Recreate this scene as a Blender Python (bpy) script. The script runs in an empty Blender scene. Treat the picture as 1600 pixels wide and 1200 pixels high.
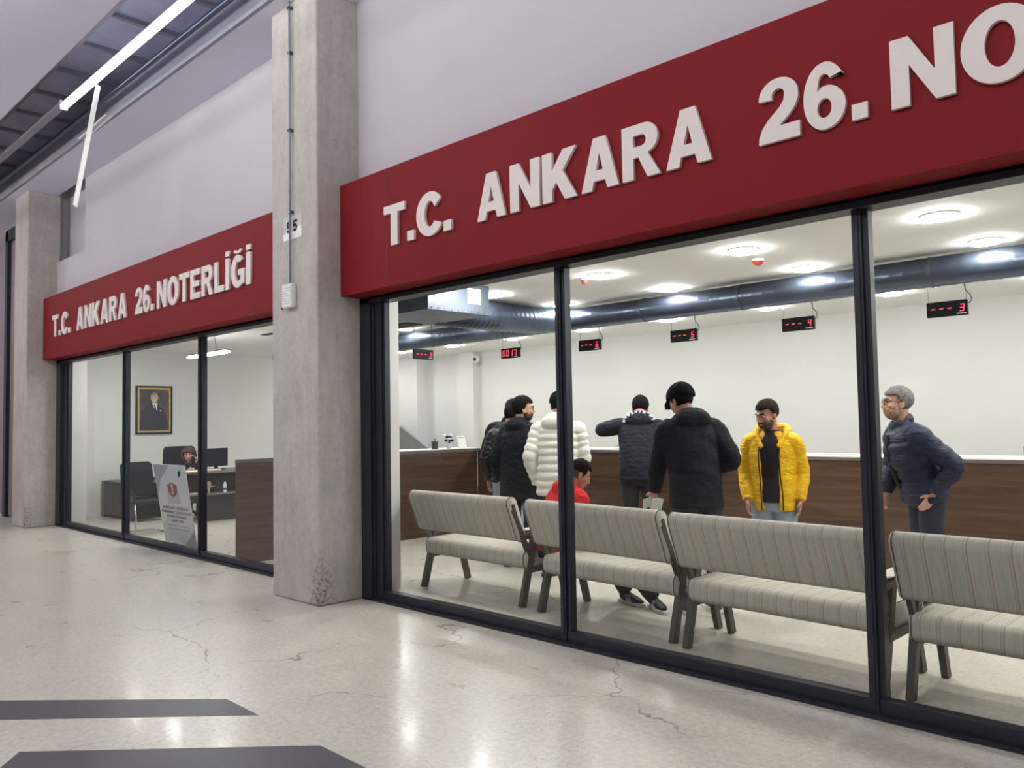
import bpy, bmesh, math, random
from mathutils import Vector, Matrix
random.seed(7)
PI = math.pi
SC = bpy.context.scene
COL = SC.collection

# ---------------------------------------------------------------- camera
CAM_F = 1255.2
cd = bpy.data.cameras.new('camera'); cam = bpy.data.objects.new('camera', cd); COL.objects.link(cam)
cd.sensor_width = 36.0; cd.lens = CAM_F * 36.0 / 1600.0; cd.clip_start = 0.05; cd.clip_end = 200
def cam_axes(yaw, pit, rol):
    f = Vector((math.sin(yaw) * math.cos(pit), math.cos(yaw) * math.cos(pit), math.sin(pit)))
    r = f.cross(Vector((0, 0, 1))).normalized(); u = r.cross(f)
    return r * math.cos(rol) + u * math.sin(rol), -r * math.sin(rol) + u * math.cos(rol), f
_r, _u, _f = cam_axes(math.radians(-44.068), math.radians(2.766), math.radians(-0.9974))
M = Matrix((( _r.x, _u.x, -_f.x), (_r.y, _u.y, -_f.y), (_r.z, _u.z, -_f.z))).to_4x4()
M.translation = Vector((0, -4.141, 1.5))
cam.matrix_world = M
SC.camera = cam

# ---------------------------------------------------------------- world and exposure
w = bpy.data.worlds.new('world'); SC.world = w; w.use_nodes = True
w.node_tree.nodes['Background'].inputs[0].default_value = (0.80, 0.82, 0.95, 1)
w.node_tree.nodes['Background'].inputs[1].default_value = 0.35
SC.view_settings.view_transform = 'Standard'
try: SC.view_settings.look = 'None'
except Exception: pass
SC.view_settings.gamma = 1.0
SC.view_settings.exposure = 0.0
SC.view_settings.use_curve_mapping = False
SC.cycles.use_denoising = True
SC.cycles.max_bounces = 10
SC.cycles.transparent_max_bounces = 16
SC.cycles.sample_clamp_indirect = 6
SC.cycles.caustics_reflective = False
SC.cycles.caustics_refractive = False
LAMP_IN = 188.0      # ceiling downlights
LAMP_TUBE = 9.0     # corridor tube in the slot
LAMP_FAR = 38.0     # tubes over the rest of the corridor

# ---------------------------------------------------------------- materials
def srgb(r, g, b):
    def c(v):
        v /= 255.0
        return v / 12.92 if v <= 0.04045 else ((v + 0.055) / 1.055) ** 2.4
    return (c(r), c(g), c(b), 1)
class NT:
    def __init__(s, name):
        s.m = bpy.data.materials.new(name); s.m.use_nodes = True
        s.t = s.m.node_tree; s.b = s.t.nodes['Principled BSDF']; s.out = s.t.nodes['Material Output']
        s.tc = None
    def n(s, typ, **kw):
        nd = s.t.nodes.new(typ)
        for k, v in kw.items():
            if k == 'inp':
                for i, val in v.items(): nd.inputs[i].default_value = val
            else: setattr(nd, k, v)
        return nd
    def l(s, a, b): s.t.links.new(a, b)
    def co(s, scale=(1, 1, 1), rot=(0, 0, 0), kind='Object'):
        if not s.tc: s.tc = s.n('ShaderNodeTexCoord')
        mp = s.n('ShaderNodeMapping'); mp.inputs['Scale'].default_value = scale; mp.inputs['Rotation'].default_value = rot
        s.l(s.tc.outputs[kind], mp.inputs[0]); return mp.outputs[0]
    def noise(s, co, scale, detail=4, rough=0.55, dist=0):
        nd = s.n('ShaderNodeTexNoise'); nd.inputs['Scale'].default_value = scale; nd.inputs['Detail'].default_value = detail
        nd.inputs['Roughness'].default_value = rough; nd.inputs['Distortion'].default_value = dist
        s.l(co, nd.inputs['Vector']); return nd.outputs['Fac']
    def ramp(s, fac, stops):
        nd = s.n('ShaderNodeValToRGB'); e = nd.color_ramp.elements
        while len(e) < len(stops): e.new(0.5)
        for el, (p, c) in zip(e, stops): el.position = p; el.color = c
        s.l(fac, nd.inputs[0]); return nd.outputs[0]
    def mix(s, fac, a, b, mode='MIX'):
        nd = s.n('ShaderNodeMix', data_type='RGBA', blend_type=mode)
        for sock, v in ((nd.inputs[0], fac), (nd.inputs[6], a), (nd.inputs[7], b)):
            if isinstance(v, (int, float, tuple)): sock.default_value = v
            else: s.l(v, sock)
        return nd.outputs[2]
    def math(s, op, a, b=None):
        nd = s.n('ShaderNodeMath', operation=op)
        for sock, v in ((nd.inputs[0], a), (nd.inputs[1], b)):
            if v is None: continue
            if isinstance(v, (int, float)): sock.default_value = v
            else: s.l(v, sock)
        return nd.outputs[0]
    def bump(s, h, strength=0.3, dist=0.01):
        nd = s.n('ShaderNodeBump'); nd.inputs['Strength'].default_value = strength; nd.inputs['Distance'].default_value = dist
        s.l(h, nd.inputs['Height']); s.l(nd.outputs[0], s.b.inputs['Normal']); return nd
    def color(s, c):
        if isinstance(c, tuple): s.b.inputs['Base Color'].default_value = c
        else: s.l(c, s.b.inputs['Base Color'])
    def set(s, rough=0.5, metal=0.0, spec=0.5):
        s.b.inputs['Roughness'].default_value = rough; s.b.inputs['Metallic'].default_value = metal
        s.b.inputs['Specular IOR Level'].default_value = spec
def plain(name, c, rough=0.5, metal=0.0, spec=0.5, var=0.06, scale=6.0, bump=0.0, bscale=60.0):
    a = NT(name); a.set(rough, metal, spec); co = a.co()
    lo = tuple(x * (1 - var) for x in c[:3]) + (1,); hi = tuple(min(1, x * (1 + var)) for x in c[:3]) + (1,)
    a.color(a.ramp(a.noise(co, scale), [(0.3, lo), (0.7, hi)]))
    if bump: a.bump(a.noise(co, bscale, 3), bump, 0.004)
    return a.m
def emit(name, c, strength):
    m = bpy.data.materials.new(name); m.use_nodes = True; t = m.node_tree; t.nodes.clear()
    e = t.nodes.new('ShaderNodeEmission'); o = t.nodes.new('ShaderNodeOutputMaterial')
    e.inputs[0].default_value = c; e.inputs[1].default_value = strength; t.links.new(e.outputs[0], o.inputs[0]); return m
def wood(name, dark, mid, light, rot=(0, 0, 0), rough=0.45):
    a = NT(name); a.set(rough, 0, 0.4)
    co = a.co((0.5, 0.5, 9.0), rot)
    n1 = a.noise(co, 2.2, 8, 0.62, 0.6); n2 = a.noise(a.co((1.2, 1.2, 60.0), rot), 2.0, 4, 0.6)
    c = a.ramp(n1, [(0.28, dark), (0.5, mid), (0.74, light)])
    c = a.mix(a.math('MULTIPLY', n2, 0.35), c, dark); a.color(c); a.bump(n2, 0.06, 0.002)
    return a.m
def glass(name):
    m = bpy.data.materials.new(name); m.use_nodes = True; t = m.node_tree; t.nodes.clear()
    o = t.nodes.new('ShaderNodeOutputMaterial'); mx = t.nodes.new('ShaderNodeMixShader'); fr = t.nodes.new('ShaderNodeFresnel')
    tr = t.nodes.new('ShaderNodeBsdfTransparent'); gl = t.nodes.new('ShaderNodeBsdfGlossy')
    fr.inputs[0].default_value = 1.5; gl.inputs['Roughness'].default_value = 0.0
    tr.inputs[0].default_value = (0.975, 0.985, 0.98, 1)
    # the outer face carries the reflection of both faces of the pane
    ge = t.nodes.new('ShaderNodeNewGeometry'); iv = t.nodes.new('ShaderNodeMath'); iv.operation = 'SUBTRACT'; iv.inputs[0].default_value = 0.8
    ml = t.nodes.new('ShaderNodeMath'); ml.operation = 'MULTIPLY'; ml.use_clamp = True
    m16 = t.nodes.new('ShaderNodeMath'); m16.operation = 'MULTIPLY'; m16.inputs[1].default_value = 0.8
    t.links.new(ge.outputs['Backfacing'], m16.inputs[0]); t.links.new(m16.outputs[0], iv.inputs[1])
    t.links.new(fr.outputs[0], ml.inputs[0]); t.links.new(iv.outputs[0], ml.inputs[1])
    t.links.new(ml.outputs[0], mx.inputs[0]); t.links.new(tr.outputs[0], mx.inputs[1]); t.links.new(gl.outputs[0], mx.inputs[2])
    t.links.new(mx.outputs[0], o.inputs[0]); return m

def concrete(name, base, chips=True):
    a = NT(name); a.set(0.75, 0, 0.3); co = a.co()
    n1 = a.noise(co, 1.6, 8, 0.65, 0.3); n2 = a.noise(co, 22, 6, 0.7); n3 = a.noise(a.co((3, 3, 0.7)), 4, 6, 0.6)
    d = tuple(x * 0.68 for x in base[:3]) + (1,); l = tuple(min(1, x * 1.25) for x in base[:3]) + (1,)
    c = a.ramp(n1, [(0.25, d), (0.52, base), (0.78, l)])
    c = a.mix(0.35, c, a.ramp(n3, [(0.35, d), (0.65, l)]))
    c = a.mix(0.25, c, a.ramp(n2, [(0.35, d), (0.65, l)]))
    if chips:
        pit = a.n('ShaderNodeTexVoronoi', feature='F1'); pit.inputs['Scale'].default_value = 60
        a.l(a.co((1, 1, 1.6)), pit.inputs['Vector'])
        sep = a.n('ShaderNodeSeparateXYZ'); a.l(a.co(), sep.inputs[0])
        low = a.ramp(a.math('ADD', sep.outputs[2], a.math('MULTIPLY', n1, 0.9)), [(0.50, (1, 1, 1, 1)), (0.95, (0, 0, 0, 1))])
        cx = a.ramp(a.math('ADD', a.math('ABSOLUTE', a.math('SUBTRACT', sep.outputs[0], 0.375)), a.math('MULTIPLY', a.math('ABSOLUTE', a.math('ADD', sep.outputs[1], 0.215)), 1.0)), [(0.04, (1, 1, 1, 1)), (0.2, (0, 0, 0, 1))])
        rag = a.ramp(a.noise(co, 35, 5, 0.75), [(0.50, (0, 0, 0, 1)), (0.56, (1, 1, 1, 1))])
        msk = a.math('MULTIPLY', a.math('MULTIPLY', low, cx), rag)
        # little blow holes anywhere
        hole = a.n('ShaderNodeTexVoronoi', feature='F1'); hole.inputs['Scale'].default_value = 7
        a.l(a.co(), hole.inputs['Vector'])
        hm = a.math('LESS_THAN', hole.outputs['Distance'], 0.035)
        allm = a.math('MAXIMUM', msk, hm)
        c = a.mix(a.math('MULTIPLY', allm, 0.8), c, srgb(48, 44, 42))
        h = a.math('SUBTRACT', a.math('MULTIPLY', n2, 0.5), allm); a.bump(h, 0.5, 0.012)
    else: a.bump(n2, 0.35, 0.008)
    a.color(c); return a.m

def floor_mat():
    a = NT('polished_concrete'); co = a.co(); a.set(0.3, 0, 0.5)
    n1 = a.noise(co, 0.55, 6, 0.6, 0.5); n2 = a.noise(co, 3.5, 8, 0.68, 0.3); n3 = a.noise(co, 30, 6, 0.7)
    A, B, C_ = srgb(190, 184, 174), srgb(197, 190, 179), srgb(204, 198, 186)
    c = a.ramp(n1, [(0.3, A), (0.5, B), (0.7, C_)])
    c = a.mix(0.45, c, a.ramp(n2, [(0.3, srgb(176, 170, 160)), (0.7, srgb(216, 209, 196))]))
    c = a.mix(0.4, c, a.ramp(n3, [(0.35, srgb(162, 155, 145)), (0.65, srgb(222, 216, 204))]))
    # aggregate specks
    v = a.n('ShaderNodeTexVoronoi', feature='F1'); v.inputs['Scale'].default_value = 40; a.l(co, v.inputs['Vector'])
    sp = a.math('MULTIPLY', a.math('LESS_THAN', v.outputs['Distance'], 0.2), a.ramp(a.noise(co, 2.2, 4), [(0.42, (0, 0, 0, 1)), (0.6, (1, 1, 1, 1))]))
    c = a.mix(a.math('MULTIPLY', sp, 0.6), c, srgb(108, 102, 94))
    # hairline cracks
    wn = a.n('ShaderNodeTexNoise'); wn.inputs['Scale'].default_value = 1.3; wn.inputs['Detail'].default_value = 6; a.l(co, wn.inputs['Vector'])
    va = a.n('ShaderNodeVectorMath', operation='SCALE'); va.inputs['Scale'].default_value = 0.9; a.l(wn.outputs['Color'], va.inputs[0])
    vb = a.n('ShaderNodeVectorMath', operation='ADD'); a.l(co, vb.inputs[0]); a.l(va.outputs[0], vb.inputs[1])
    cr = a.n('ShaderNodeTexVoronoi', feature='DISTANCE_TO_EDGE'); cr.inputs['Scale'].default_value = 0.42; a.l(vb.outputs[0], cr.inputs['Vector'])
    ck = a.math('MULTIPLY', a.math('LESS_THAN', cr.outputs['Distance'], 0.0022), a.ramp(a.noise(co, 0.8, 2), [(0.46, (0, 0, 0, 1)), (0.54, (1, 1, 1, 1))]))
    c = a.mix(a.math('MULTIPLY', ck, 0.7), c, srgb(96, 90, 82))
    a.color(c)
    rr = a.ramp(n2, [(0.3, (0.26, 0.26, 0.26, 1)), (0.7, (0.38, 0.38, 0.38, 1))]); a.l(rr, a.b.inputs['Roughness'])
    a.bump(a.math('SUBTRACT', a.math('MULTIPLY', n2, 0.2), ck), 0.05, 0.006)
    a.b.inputs['Coat Weight'].default_value = 0.10; a.b.inputs['Coat Roughness'].default_value = 0.12
    return a.m
def stripe_fabric():
    a = NT('striped_beige_fabric'); a.set(0.85, 0, 0.25); co = a.co()
    sep = a.n('ShaderNodeSeparateXYZ'); a.l(co, sep.inputs[0])
    x = sep.outputs[0]
    def line(off, wd):
        fr = a.math('FRACT', a.math('MULTIPLY', a.math('ADD', x, off), 1 / 0.098))
        return a.math('LESS_THAN', a.math('ABSOLUTE', a.math('SUBTRACT', fr, 0.5)), wd)
    n = a.noise(a.co((40, 2, 2)), 3, 3)
    c = a.ramp(n, [(0.3, srgb(176, 170, 158)), (0.7, srgb(194, 188, 176))])
    c = a.mix(a.math('MULTIPLY', line(0.0, 0.035), 0.55), c, srgb(128, 112, 100))
    c = a.mix(a.math('MULTIPLY', line(0.014, 0.022), 0.5), c, srgb(140, 128, 116))
    c = a.mix(a.math('MULTIPLY', line(0.049, 0.02), 0.18), c, srgb(150, 140, 128))
    a.color(c); a.bump(a.noise(co, 180, 2), 0.15, 0.002); return a.m
def quilt(name, c, pitch=0.11, rough=0.55, var=0.1, strength=0.6):
    a = NT(name); a.set(rough, 0, 0.25); co = a.co()
    lo = tuple(x * (1 - var) for x in c[:3]) + (1,); hi = tuple(min(1, x * (1 + var)) for x in c[:3]) + (1,)
    a.color(a.ramp(a.noise(co, 9), [(0.3, lo), (0.7, hi)]))
    wv = a.n('ShaderNodeTexNoise'); wv.inputs['Scale'].default_value = 7; wv.inputs['Detail'].default_value = 5; wv.inputs['Distortion'].default_value = 1.5
    a.l(a.co((1, 1, 2.6)), wv.inputs['Vector']); a.bump(wv.outputs['Fac'], strength, 0.03); return a.m

MT = {}
MT['wall'] = plain('white_wall_paint', srgb(192, 187, 192), 0.85, var=0.02, scale=1.2, bump=0.05, bscale=120)
MT['iwall'] = plain('interior_wall_paint', srgb(217, 217, 215), 0.85, var=0.015, scale=1.0, bump=0.04, bscale=120)
MT['iceil'] = plain('shop_ceiling_paint', srgb(244, 244, 242), 0.85, var=0.01)
MT['ceil'] = plain('ceiling_paint', srgb(216, 218, 236), 0.8, var=0.02, scale=0.8)
MT['deck'] = plain('grey_blue_insulation_panel', srgb(176, 178, 204), 0.5, 0.0, var=0.2, scale=1.5, bump=0.3, bscale=5)
MT['darksteel'] = plain('grey_painted_beam', srgb(140, 140, 152), 0.6, var=0.1, scale=2)
MT['concrete'] = concrete('raw_concrete_column', srgb(182, 176, 170))
MT['floor'] = floor_mat()
MT['paint'] = plain('dark_floor_paint', srgb(72, 71, 78), 0.42, var=0.16, scale=2.5, bump=0.1, bscale=25)
MT['red'] = plain('red_sign_panel', srgb(118, 24, 29), 0.6, 0.0, 0.12, var=0.04, scale=0.7)
MT['letter'] = plain('off_white_letter', srgb(222, 212, 206), 0.5, var=0.02)
MT['letteredge'] = plain('letter_edge', srgb(120, 96, 92), 0.5, var=0.02)
MT['frame'] = plain('anthracite_aluminium', srgb(44, 46, 54), 0.42, 0.35, 0.5, var=0.06, scale=3)
MT['glass'] = glass('clear_glass')
MT['wood'] = wood('walnut_laminate', srgb(50, 34, 25), srgb(76, 54, 39), srgb(102, 76, 56))
MT['woodedge'] = plain('grey_brown_edge', srgb(92, 84, 80), 0.5)
MT['desktop'] = plain('grey_desk_top', srgb(112, 104, 100), 0.4)
MT['deskdark'] = plain('dark_desk_board', srgb(44, 40, 40), 0.45)
MT['gloss'] = plain('black_gloss_lacquer', srgb(13, 13, 16), 0.25, 0, 0.25, var=0.1)
MT['fabric'] = stripe_fabric()
MT['piping'] = plain('dark_piping', srgb(88, 80, 72), 0.7)
MT['leg'] = plain('dark_brown_bench_frame', srgb(66, 58, 52), 0.5, var=0.1)
MT['armpad'] = plain('pale_armrest_pad', srgb(196, 190, 180), 0.5)
MT['galv'] = plain('galvanised_duct_steel', srgb(84, 92, 108), 0.3, 0.85, var=0.12, scale=4, bump=0.25, bscale=14)
MT['galvdark'] = plain('galvanised_box_steel', srgb(88, 94, 106), 0.35, 0.8, var=0.12, scale=4)
MT['black'] = plain('black_plastic', srgb(14, 14, 17), 0.6, spec=0.2, var=0.1)
MT['darkgrey'] = plain('dark_grey_plastic', srgb(58, 58, 62), 0.45, var=0.1)
MT['white'] = plain('white_plastic', srgb(228, 228, 226), 0.4, var=0.02)
MT['paper'] = plain('white_paper', srgb(236, 236, 232), 0.7, var=0.02)
MT['chrome'] = plain('chrome_tube', srgb(205, 205, 208), 0.12, 1.0, var=0.02)
MT['gold'] = plain('gold_frame', srgb(172, 146, 84), 0.3, 0.6, var=0.15, scale=12)
MT['led'] = emit('red_led', (1.0, 0.05, 0.07, 1), 3.2)
MT['lamp'] = emit('lamp_diffuser', (1.0, 1.0, 0.97, 1), LAMP_IN)
MT['pendant'] = emit('pendant_diffuser', (1, 1, 1, 1), 30)
MT['tube'] = emit('tube_diffuser', (0.98, 0.97, 1.0, 1), LAMP_TUBE)
MT['fartube'] = emit('far_tube_diffuser', (1.0, 0.985, 0.975, 1), LAMP_FAR)
MT['redplastic'] = plain('red_plastic', srgb(190, 40, 40), 0.4)
MT['yellowpaper'] = plain('yellow_folder', srgb(216, 208, 110), 0.6)
MT['skin'] = plain('skin', srgb(172, 122, 98), 0.5, var=0.07, scale=14)
MT['skin_pale'] = plain('pale_skin', srgb(186, 142, 120), 0.5, var=0.07, scale=14)
MT['lip'] = plain('lips', srgb(150, 92, 84), 0.5)
MT['eyewhite'] = plain('eye_white', srgb(214, 208, 204), 0.3, var=0.01)
MT['iris'] = plain('iris', srgb(36, 24, 20), 0.2)
MT['hair_black'] = plain('black_hair', srgb(14, 12, 12), 0.85, spec=0.15, var=0.4, scale=60, bump=0.6, bscale=90)
MT['hair_brown'] = plain('brown_hair', srgb(34, 25, 21), 0.85, spec=0.15, var=0.4, scale=50, bump=0.6, bscale=70)
MT['hair_curl'] = plain('curly_brown_hair', srgb(74, 54, 44), 0.85, spec=0.15, var=0.5, scale=50, bump=0.8, bscale=60)
MT['hair_grey'] = plain('grey_hair', srgb(112, 110, 108), 0.85, spec=0.15, var=0.4, scale=60, bump=0.6, bscale=90)
MT['beard'] = plain('dark_beard', srgb(66, 50, 44), 0.8, var=0.3, scale=70, bump=0.5, bscale=120)
MT['beard_grey'] = plain('grey_stubble', srgb(158, 124, 106), 0.85, var=0.2, scale=70)
MT['yellow'] = quilt('yellow_quilted_nylon', srgb(232, 182, 20), 0.1, 0.5, 0.1, 0.7)
MT['navy'] = quilt('navy_puffer_nylon', srgb(32, 38, 60), 0.1, 0.5, 0.15, 0.5)
MT['blackcoat'] = quilt('black_coat_cloth', srgb(17, 19, 26), 0.1, 0.85, 0.15, 0.35)
MT['navyblack'] = quilt('blue_black_jacket_cloth', srgb(15, 19, 30), 0.1, 0.7, 0.15, 0.5)
MT['whitepuff'] = quilt('cream_white_puffer_nylon', srgb(212, 212, 204), 0.1, 0.5, 0.03, 0.25)
MT['brownpuff'] = quilt('black_brown_puffer_nylon', srgb(34, 31, 36), 0.1, 0.35, 0.2, 0.7)
MT['redcloth'] = quilt('red_hoodie_cotton', srgb(196, 36, 38), 0.1, 0.9, 0.06, 0.3)
MT['capcloth'] = plain('black_cap_cotton', srgb(13, 14, 18), 0.95, spec=0.1, var=0.1, bump=0.2, bscale=120)
MT['sweater'] = plain('dark_knit', srgb(36, 28, 34), 0.95, var=0.1, bump=0.4, bscale=150)
MT['jeans'] = plain('light_blue_denim', srgb(138, 152, 166), 0.9, var=0.14, scale=5, bump=0.3, bscale=160)
MT['darkjeans'] = plain('dark_grey_trousers', srgb(30, 32, 40), 0.95, var=0.14, scale=5, bump=0.3, bscale=160)
MT['navytrouser'] = plain('navy_trousers', srgb(24, 29, 48), 0.85, var=0.1, scale=5)
MT['blacktrouser'] = plain('black_trousers', srgb(15, 15, 19), 0.9, var=0.1, scale=5)
MT['greysweat'] = plain('grey_shirt', srgb(96, 96, 100), 0.9)
MT['green'] = plain('leaf_green', srgb(62, 88, 52), 0.6, var=0.3, scale=40)

# ---------------------------------------------------------------- mesh helpers
def link(name, me, mat=None, parent=None, loc=None):
    o = bpy.data.objects.new(name, me); COL.objects.link(o)
    if mat:
        for m in (mat if isinstance(mat, (list, tuple)) else [mat]): o.data.materials.append(MT[m] if isinstance(m, str) else m)
    if parent: o.parent = parent
    if loc is not None: o.location = loc
    return o
def obj(name, bm, mat, parent=None, loc=None, smooth=False, bevel=0.0):
    me = bpy.data.meshes.new(name); bmesh.ops.recalc_face_normals(bm, faces=bm.faces[:]); bm.to_mesh(me); bm.free()
    if smooth:
        for p in me.polygons: p.use_smooth = True
    o = link(name, me, mat, parent, loc)
    if bevel:
        b = o.modifiers.new('bevel', 'BEVEL'); b.width = bevel; b.segments = 2; b.limit_method = 'ANGLE'; b.angle_limit = 0.6
    return o
def box(bm, a, b, mi=0):
    x0, y0, z0 = a; x1, y1, z1 = b
    v = [bm.verts.new(p) for p in ((x0, y0, z0), (x1, y0, z0), (x1, y1, z0), (x0, y1, z0), (x0, y0, z1), (x1, y0, z1), (x1, y1, z1), (x0, y1, z1))]
    for f in ((0, 3, 2, 1), (4, 5, 6, 7), (0, 1, 5, 4), (1, 2, 6, 5), (2, 3, 7, 6), (3, 0, 4, 7)):
        fc = bm.faces.new([v[i] for i in f]); fc.material_index = mi
def B(*boxes):
    bm = bmesh.new()
    for a, b in boxes: box(bm, a, b)
    return bm
def prism(bm, pts, a, b, axis='y', mi=0):
    """polygon pts (2-D) extruded from a to b along axis"""
    def P(p, t):
        return {'y': (p[0], t, p[1]), 'x': (t, p[0], p[1]), 'z': (p[0], p[1], t)}[axis]
    lo = [bm.verts.new(P(p, a)) for p in pts]; hi = [bm.verts.new(P(p, b)) for p in pts]
    n = len(pts)
    for f in (bm.faces.new(lo), bm.faces.new(hi[::-1])): f.material_index = mi
    for i in range(n):
        f = bm.faces.new((lo[i], hi[i], hi[(i + 1) % n], lo[(i + 1) % n])); f.material_index = mi
def cr(pts, rad, ds):
    """Catmull-Rom resample of points and radius tuples"""
    P = [Vector(p) for p in pts]; n = len(P)
    if n == 2: P2 = P
    out, ro = [], []
    for i in range(n - 1):
        p0 = P[i - 1] if i else P[0] * 2 - P[1]; p1 = P[i]; p2 = P[i + 1]; p3 = P[i + 2] if i + 2 < n else P[-1] * 2 - P[-2]
        r0 = rad[i - 1] if i else rad[0]; r1 = rad[i]; r2 = rad[i + 1]; r3 = rad[i + 2] if i + 2 < n else rad[-1]
        k = max(1, int(math.ceil((p2 - p1).length / ds)))
        for j in range(k):
            t = j / k
            q = 0.5 * ((2 * p1) + (p2 - p0) * t + (2 * p0 - 5 * p1 + 4 * p2 - p3) * t * t + (3 * p1 - p0 - 3 * p2 + p3) * t ** 3)
            rr = tuple(max(0.0005, 0.5 * ((2 * b) + (c - a) * t + (2 * a - 5 * b + 4 * c - d) * t * t + (3 * b - a - 3 * c + d) * t ** 3)) for a, b, c, d in zip(r0, r1, r2, r3))
            out.append(q); ro.append(rr)
    out.append(P[-1]); ro.append(tuple(rad[-1]))
    return out, ro
def tube(bm, pts, rad, seg=14, side=None, ds=0.03, cap=True, mod=None, gap=None, smooth_pts=True, mi=0, fwd=None):
    """sweep of elliptical rings; rad = radius, or (r_side, r_fwd) per point; side = reference side vector"""
    rad = [(r, r) if isinstance(r, (int, float)) else r for r in (rad if isinstance(rad, (list, tuple)) and len(rad) == len(pts) else [rad] * len(pts))]
    if smooth_pts: P, Rr = cr(pts, rad, ds)
    else: P, Rr = [Vector(p) for p in pts], rad
    n = len(P); rings = []; s = 0
    ref = Vector(side) if side is not None else None; last = None
    for i in range(n):
        t = (P[min(i + 1, n - 1)] - P[max(i - 1, 0)])
        if t.length < 1e-7: t = Vector((0, 0, 1))
        t.normalize()
        if i: s += (P[i] - P[i - 1]).length
        if ref is None:
            ref = Vector((1, 0, 0)) if abs(t.x) < 0.8 else Vector((0, 1, 0))
        a = (ref - t * ref.dot(t))
        if a.length < 1e-4: a = last or Vector((0, 1, 0))
        a.normalize(); b = t.cross(a); last = a
        if side is None: ref = a
        m = mod(s, P[i]) if mod else 1.0
        ring = []
        if gap:
            g, th = gap
            for k in range(seg + 1):
                an = PI / 2 * 0 + g + (2 * PI - 2 * g) * k / seg     # angle from +forward
                ring.append((a * math.sin(an) * Rr[i][0] * m + b * math.cos(an) * Rr[i][1] * m))
            inner = [v * (1 - th / max(0.05, v.length)) for v in ring][::-1]
            ring = [P[i] + v for v in ring + inner]
        else:
            for k in range(seg):
                an = 2 * PI * k / seg
                ring.append(P[i] + a * math.cos(an) * Rr[i][0] * m + b * math.sin(an) * Rr[i][1] * m)
        rings.append([bm.verts.new(v) for v in ring])
    for i in range(n - 1):
        q = len(rings[i])
        for k in range(q):
            f = bm.faces.new((rings[i][k], rings[i][(k + 1) % q], rings[i + 1][(k + 1) % q], rings[i + 1][k])); f.material_index = mi
    if cap:
        if gap:
            for rg in (rings[0], rings[-1]):
                q = len(rg) // 2
                for k in range(q - 1):
                    f = bm.faces.new((rg[k], rg[k + 1], rg[2 * q - 2 - k], rg[2 * q - 1 - k])); f.material_index = mi
        else:
            for rg in (rings[0], rings[-1]):
                f = bm.faces.new(rg); f.material_index = mi
    return bm
def ell(bm, c, r, mat3=None, u=20, v=12, mi=0):
    """ellipsoid; mat3 rotates its axes"""
    R = mat3 or Matrix.Identity(3); c = Vector(c); top = bm.verts.new(c + R @ Vector((0, 0, r[2]))); bot = bm.verts.new(c - R @ Vector((0, 0, r[2])))
    rows = []
    for i in range(1, v):
        th = PI * i / v
        rows.append([bm.verts.new(c + R @ Vector((r[0] * math.sin(th) * math.cos(2 * PI * k / u), r[1] * math.sin(th) * math.sin(2 * PI * k / u), r[2] * math.cos(th)))) for k in range(u)])
    for k in range(u):
        f = bm.faces.new((top, rows[0][k], rows[0][(k + 1) % u])); f.material_index = mi
        f = bm.faces.new((bot, rows[-1][(k + 1) % u], rows[-1][k])); f.material_index = mi
    for i in range(len(rows) - 1):
        for k in range(u):
            f = bm.faces.new((rows[i][k], rows[i + 1][k], rows[i + 1][(k + 1) % u], rows[i][(k + 1) % u])); f.material_index = mi
def cyl(bm, p, q, r, seg=20, mi=0):
    tube(bm, [p, q], [r, r], seg, smooth_pts=False, mi=mi)
def thing(name, label, cat, loc=(0, 0, 0), rz=0.0, group=None):
    o = bpy.data.objects.new(name, None); COL.objects.link(o); o.location = loc; o.rotation_euler = (0, 0, rz)
    o.empty_display_size = 0.1; o['label'] = label; o['category'] = cat
    if group: o['group'] = group
    return o
def tag(o, label, cat, group=None):
    o['label'] = label; o['category'] = cat
    if group: o['group'] = group
    return o
def struct(name, bm, mat, **kw):
    o = obj(name, bm, mat, **kw); o['kind'] = 'structure'; return o
def sempty(name):
    o = bpy.data.objects.new(name, None); COL.objects.link(o); o['kind'] = 'structure'; return o
def dup(root, loc, rz, label=None):
    r = root.copy(); COL.objects.link(r); r.location = loc; r.rotation_euler = (0, 0, rz)
    if label: r['label'] = label
    for ch in list(root.children):
        c = ch.copy(); COL.objects.link(c); c.parent = r
        for g in ch.children:
            d = g.copy(); COL.objects.link(d); d.parent = c
    return r

# ================================================================ SETTING
CZ = 2.906         # shop ceiling
SO = 5.29          # corridor soffit
struct('floor', B(((-30, -15, -0.1), (6, 8, 0))), 'floor')
# shop interior
struct('ceiling', B(((-15.2, 0.12, CZ), (3.2, 7.0, CZ + 0.1))), 'iceil')
struct('wall_back', B(((-15.2, 6.75, 0), (3.2, 6.95, CZ)), ((-15.0, 6.45, 0), (-13.0, 6.76, CZ)), ((-11.9, 6.6, 0), (-11.45, 6.76, CZ))), 'iwall')
struct('wall_left', B(((-15.2, 0.1, 0), (-15.0, 6.8, CZ))), 'iwall')
struct('wall_right', B(((3.0, 0.1, 0), (3.2, 6.8, CZ))), 'iwall')
struct('trim_1', B(((-15.0, 0.09, 0), (-14.31, 0.515, CZ))), 'iwall', bevel=0.004)
struct('trim_2', B(((-6.6, 0.09, 0), (-5.88, 0.44, CZ))), 'iwall', bevel=0.004)
struct('baseboard_back', B(((-13.0, 6.735, 0), (3.0, 6.75, 0.08))), 'white')
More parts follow.
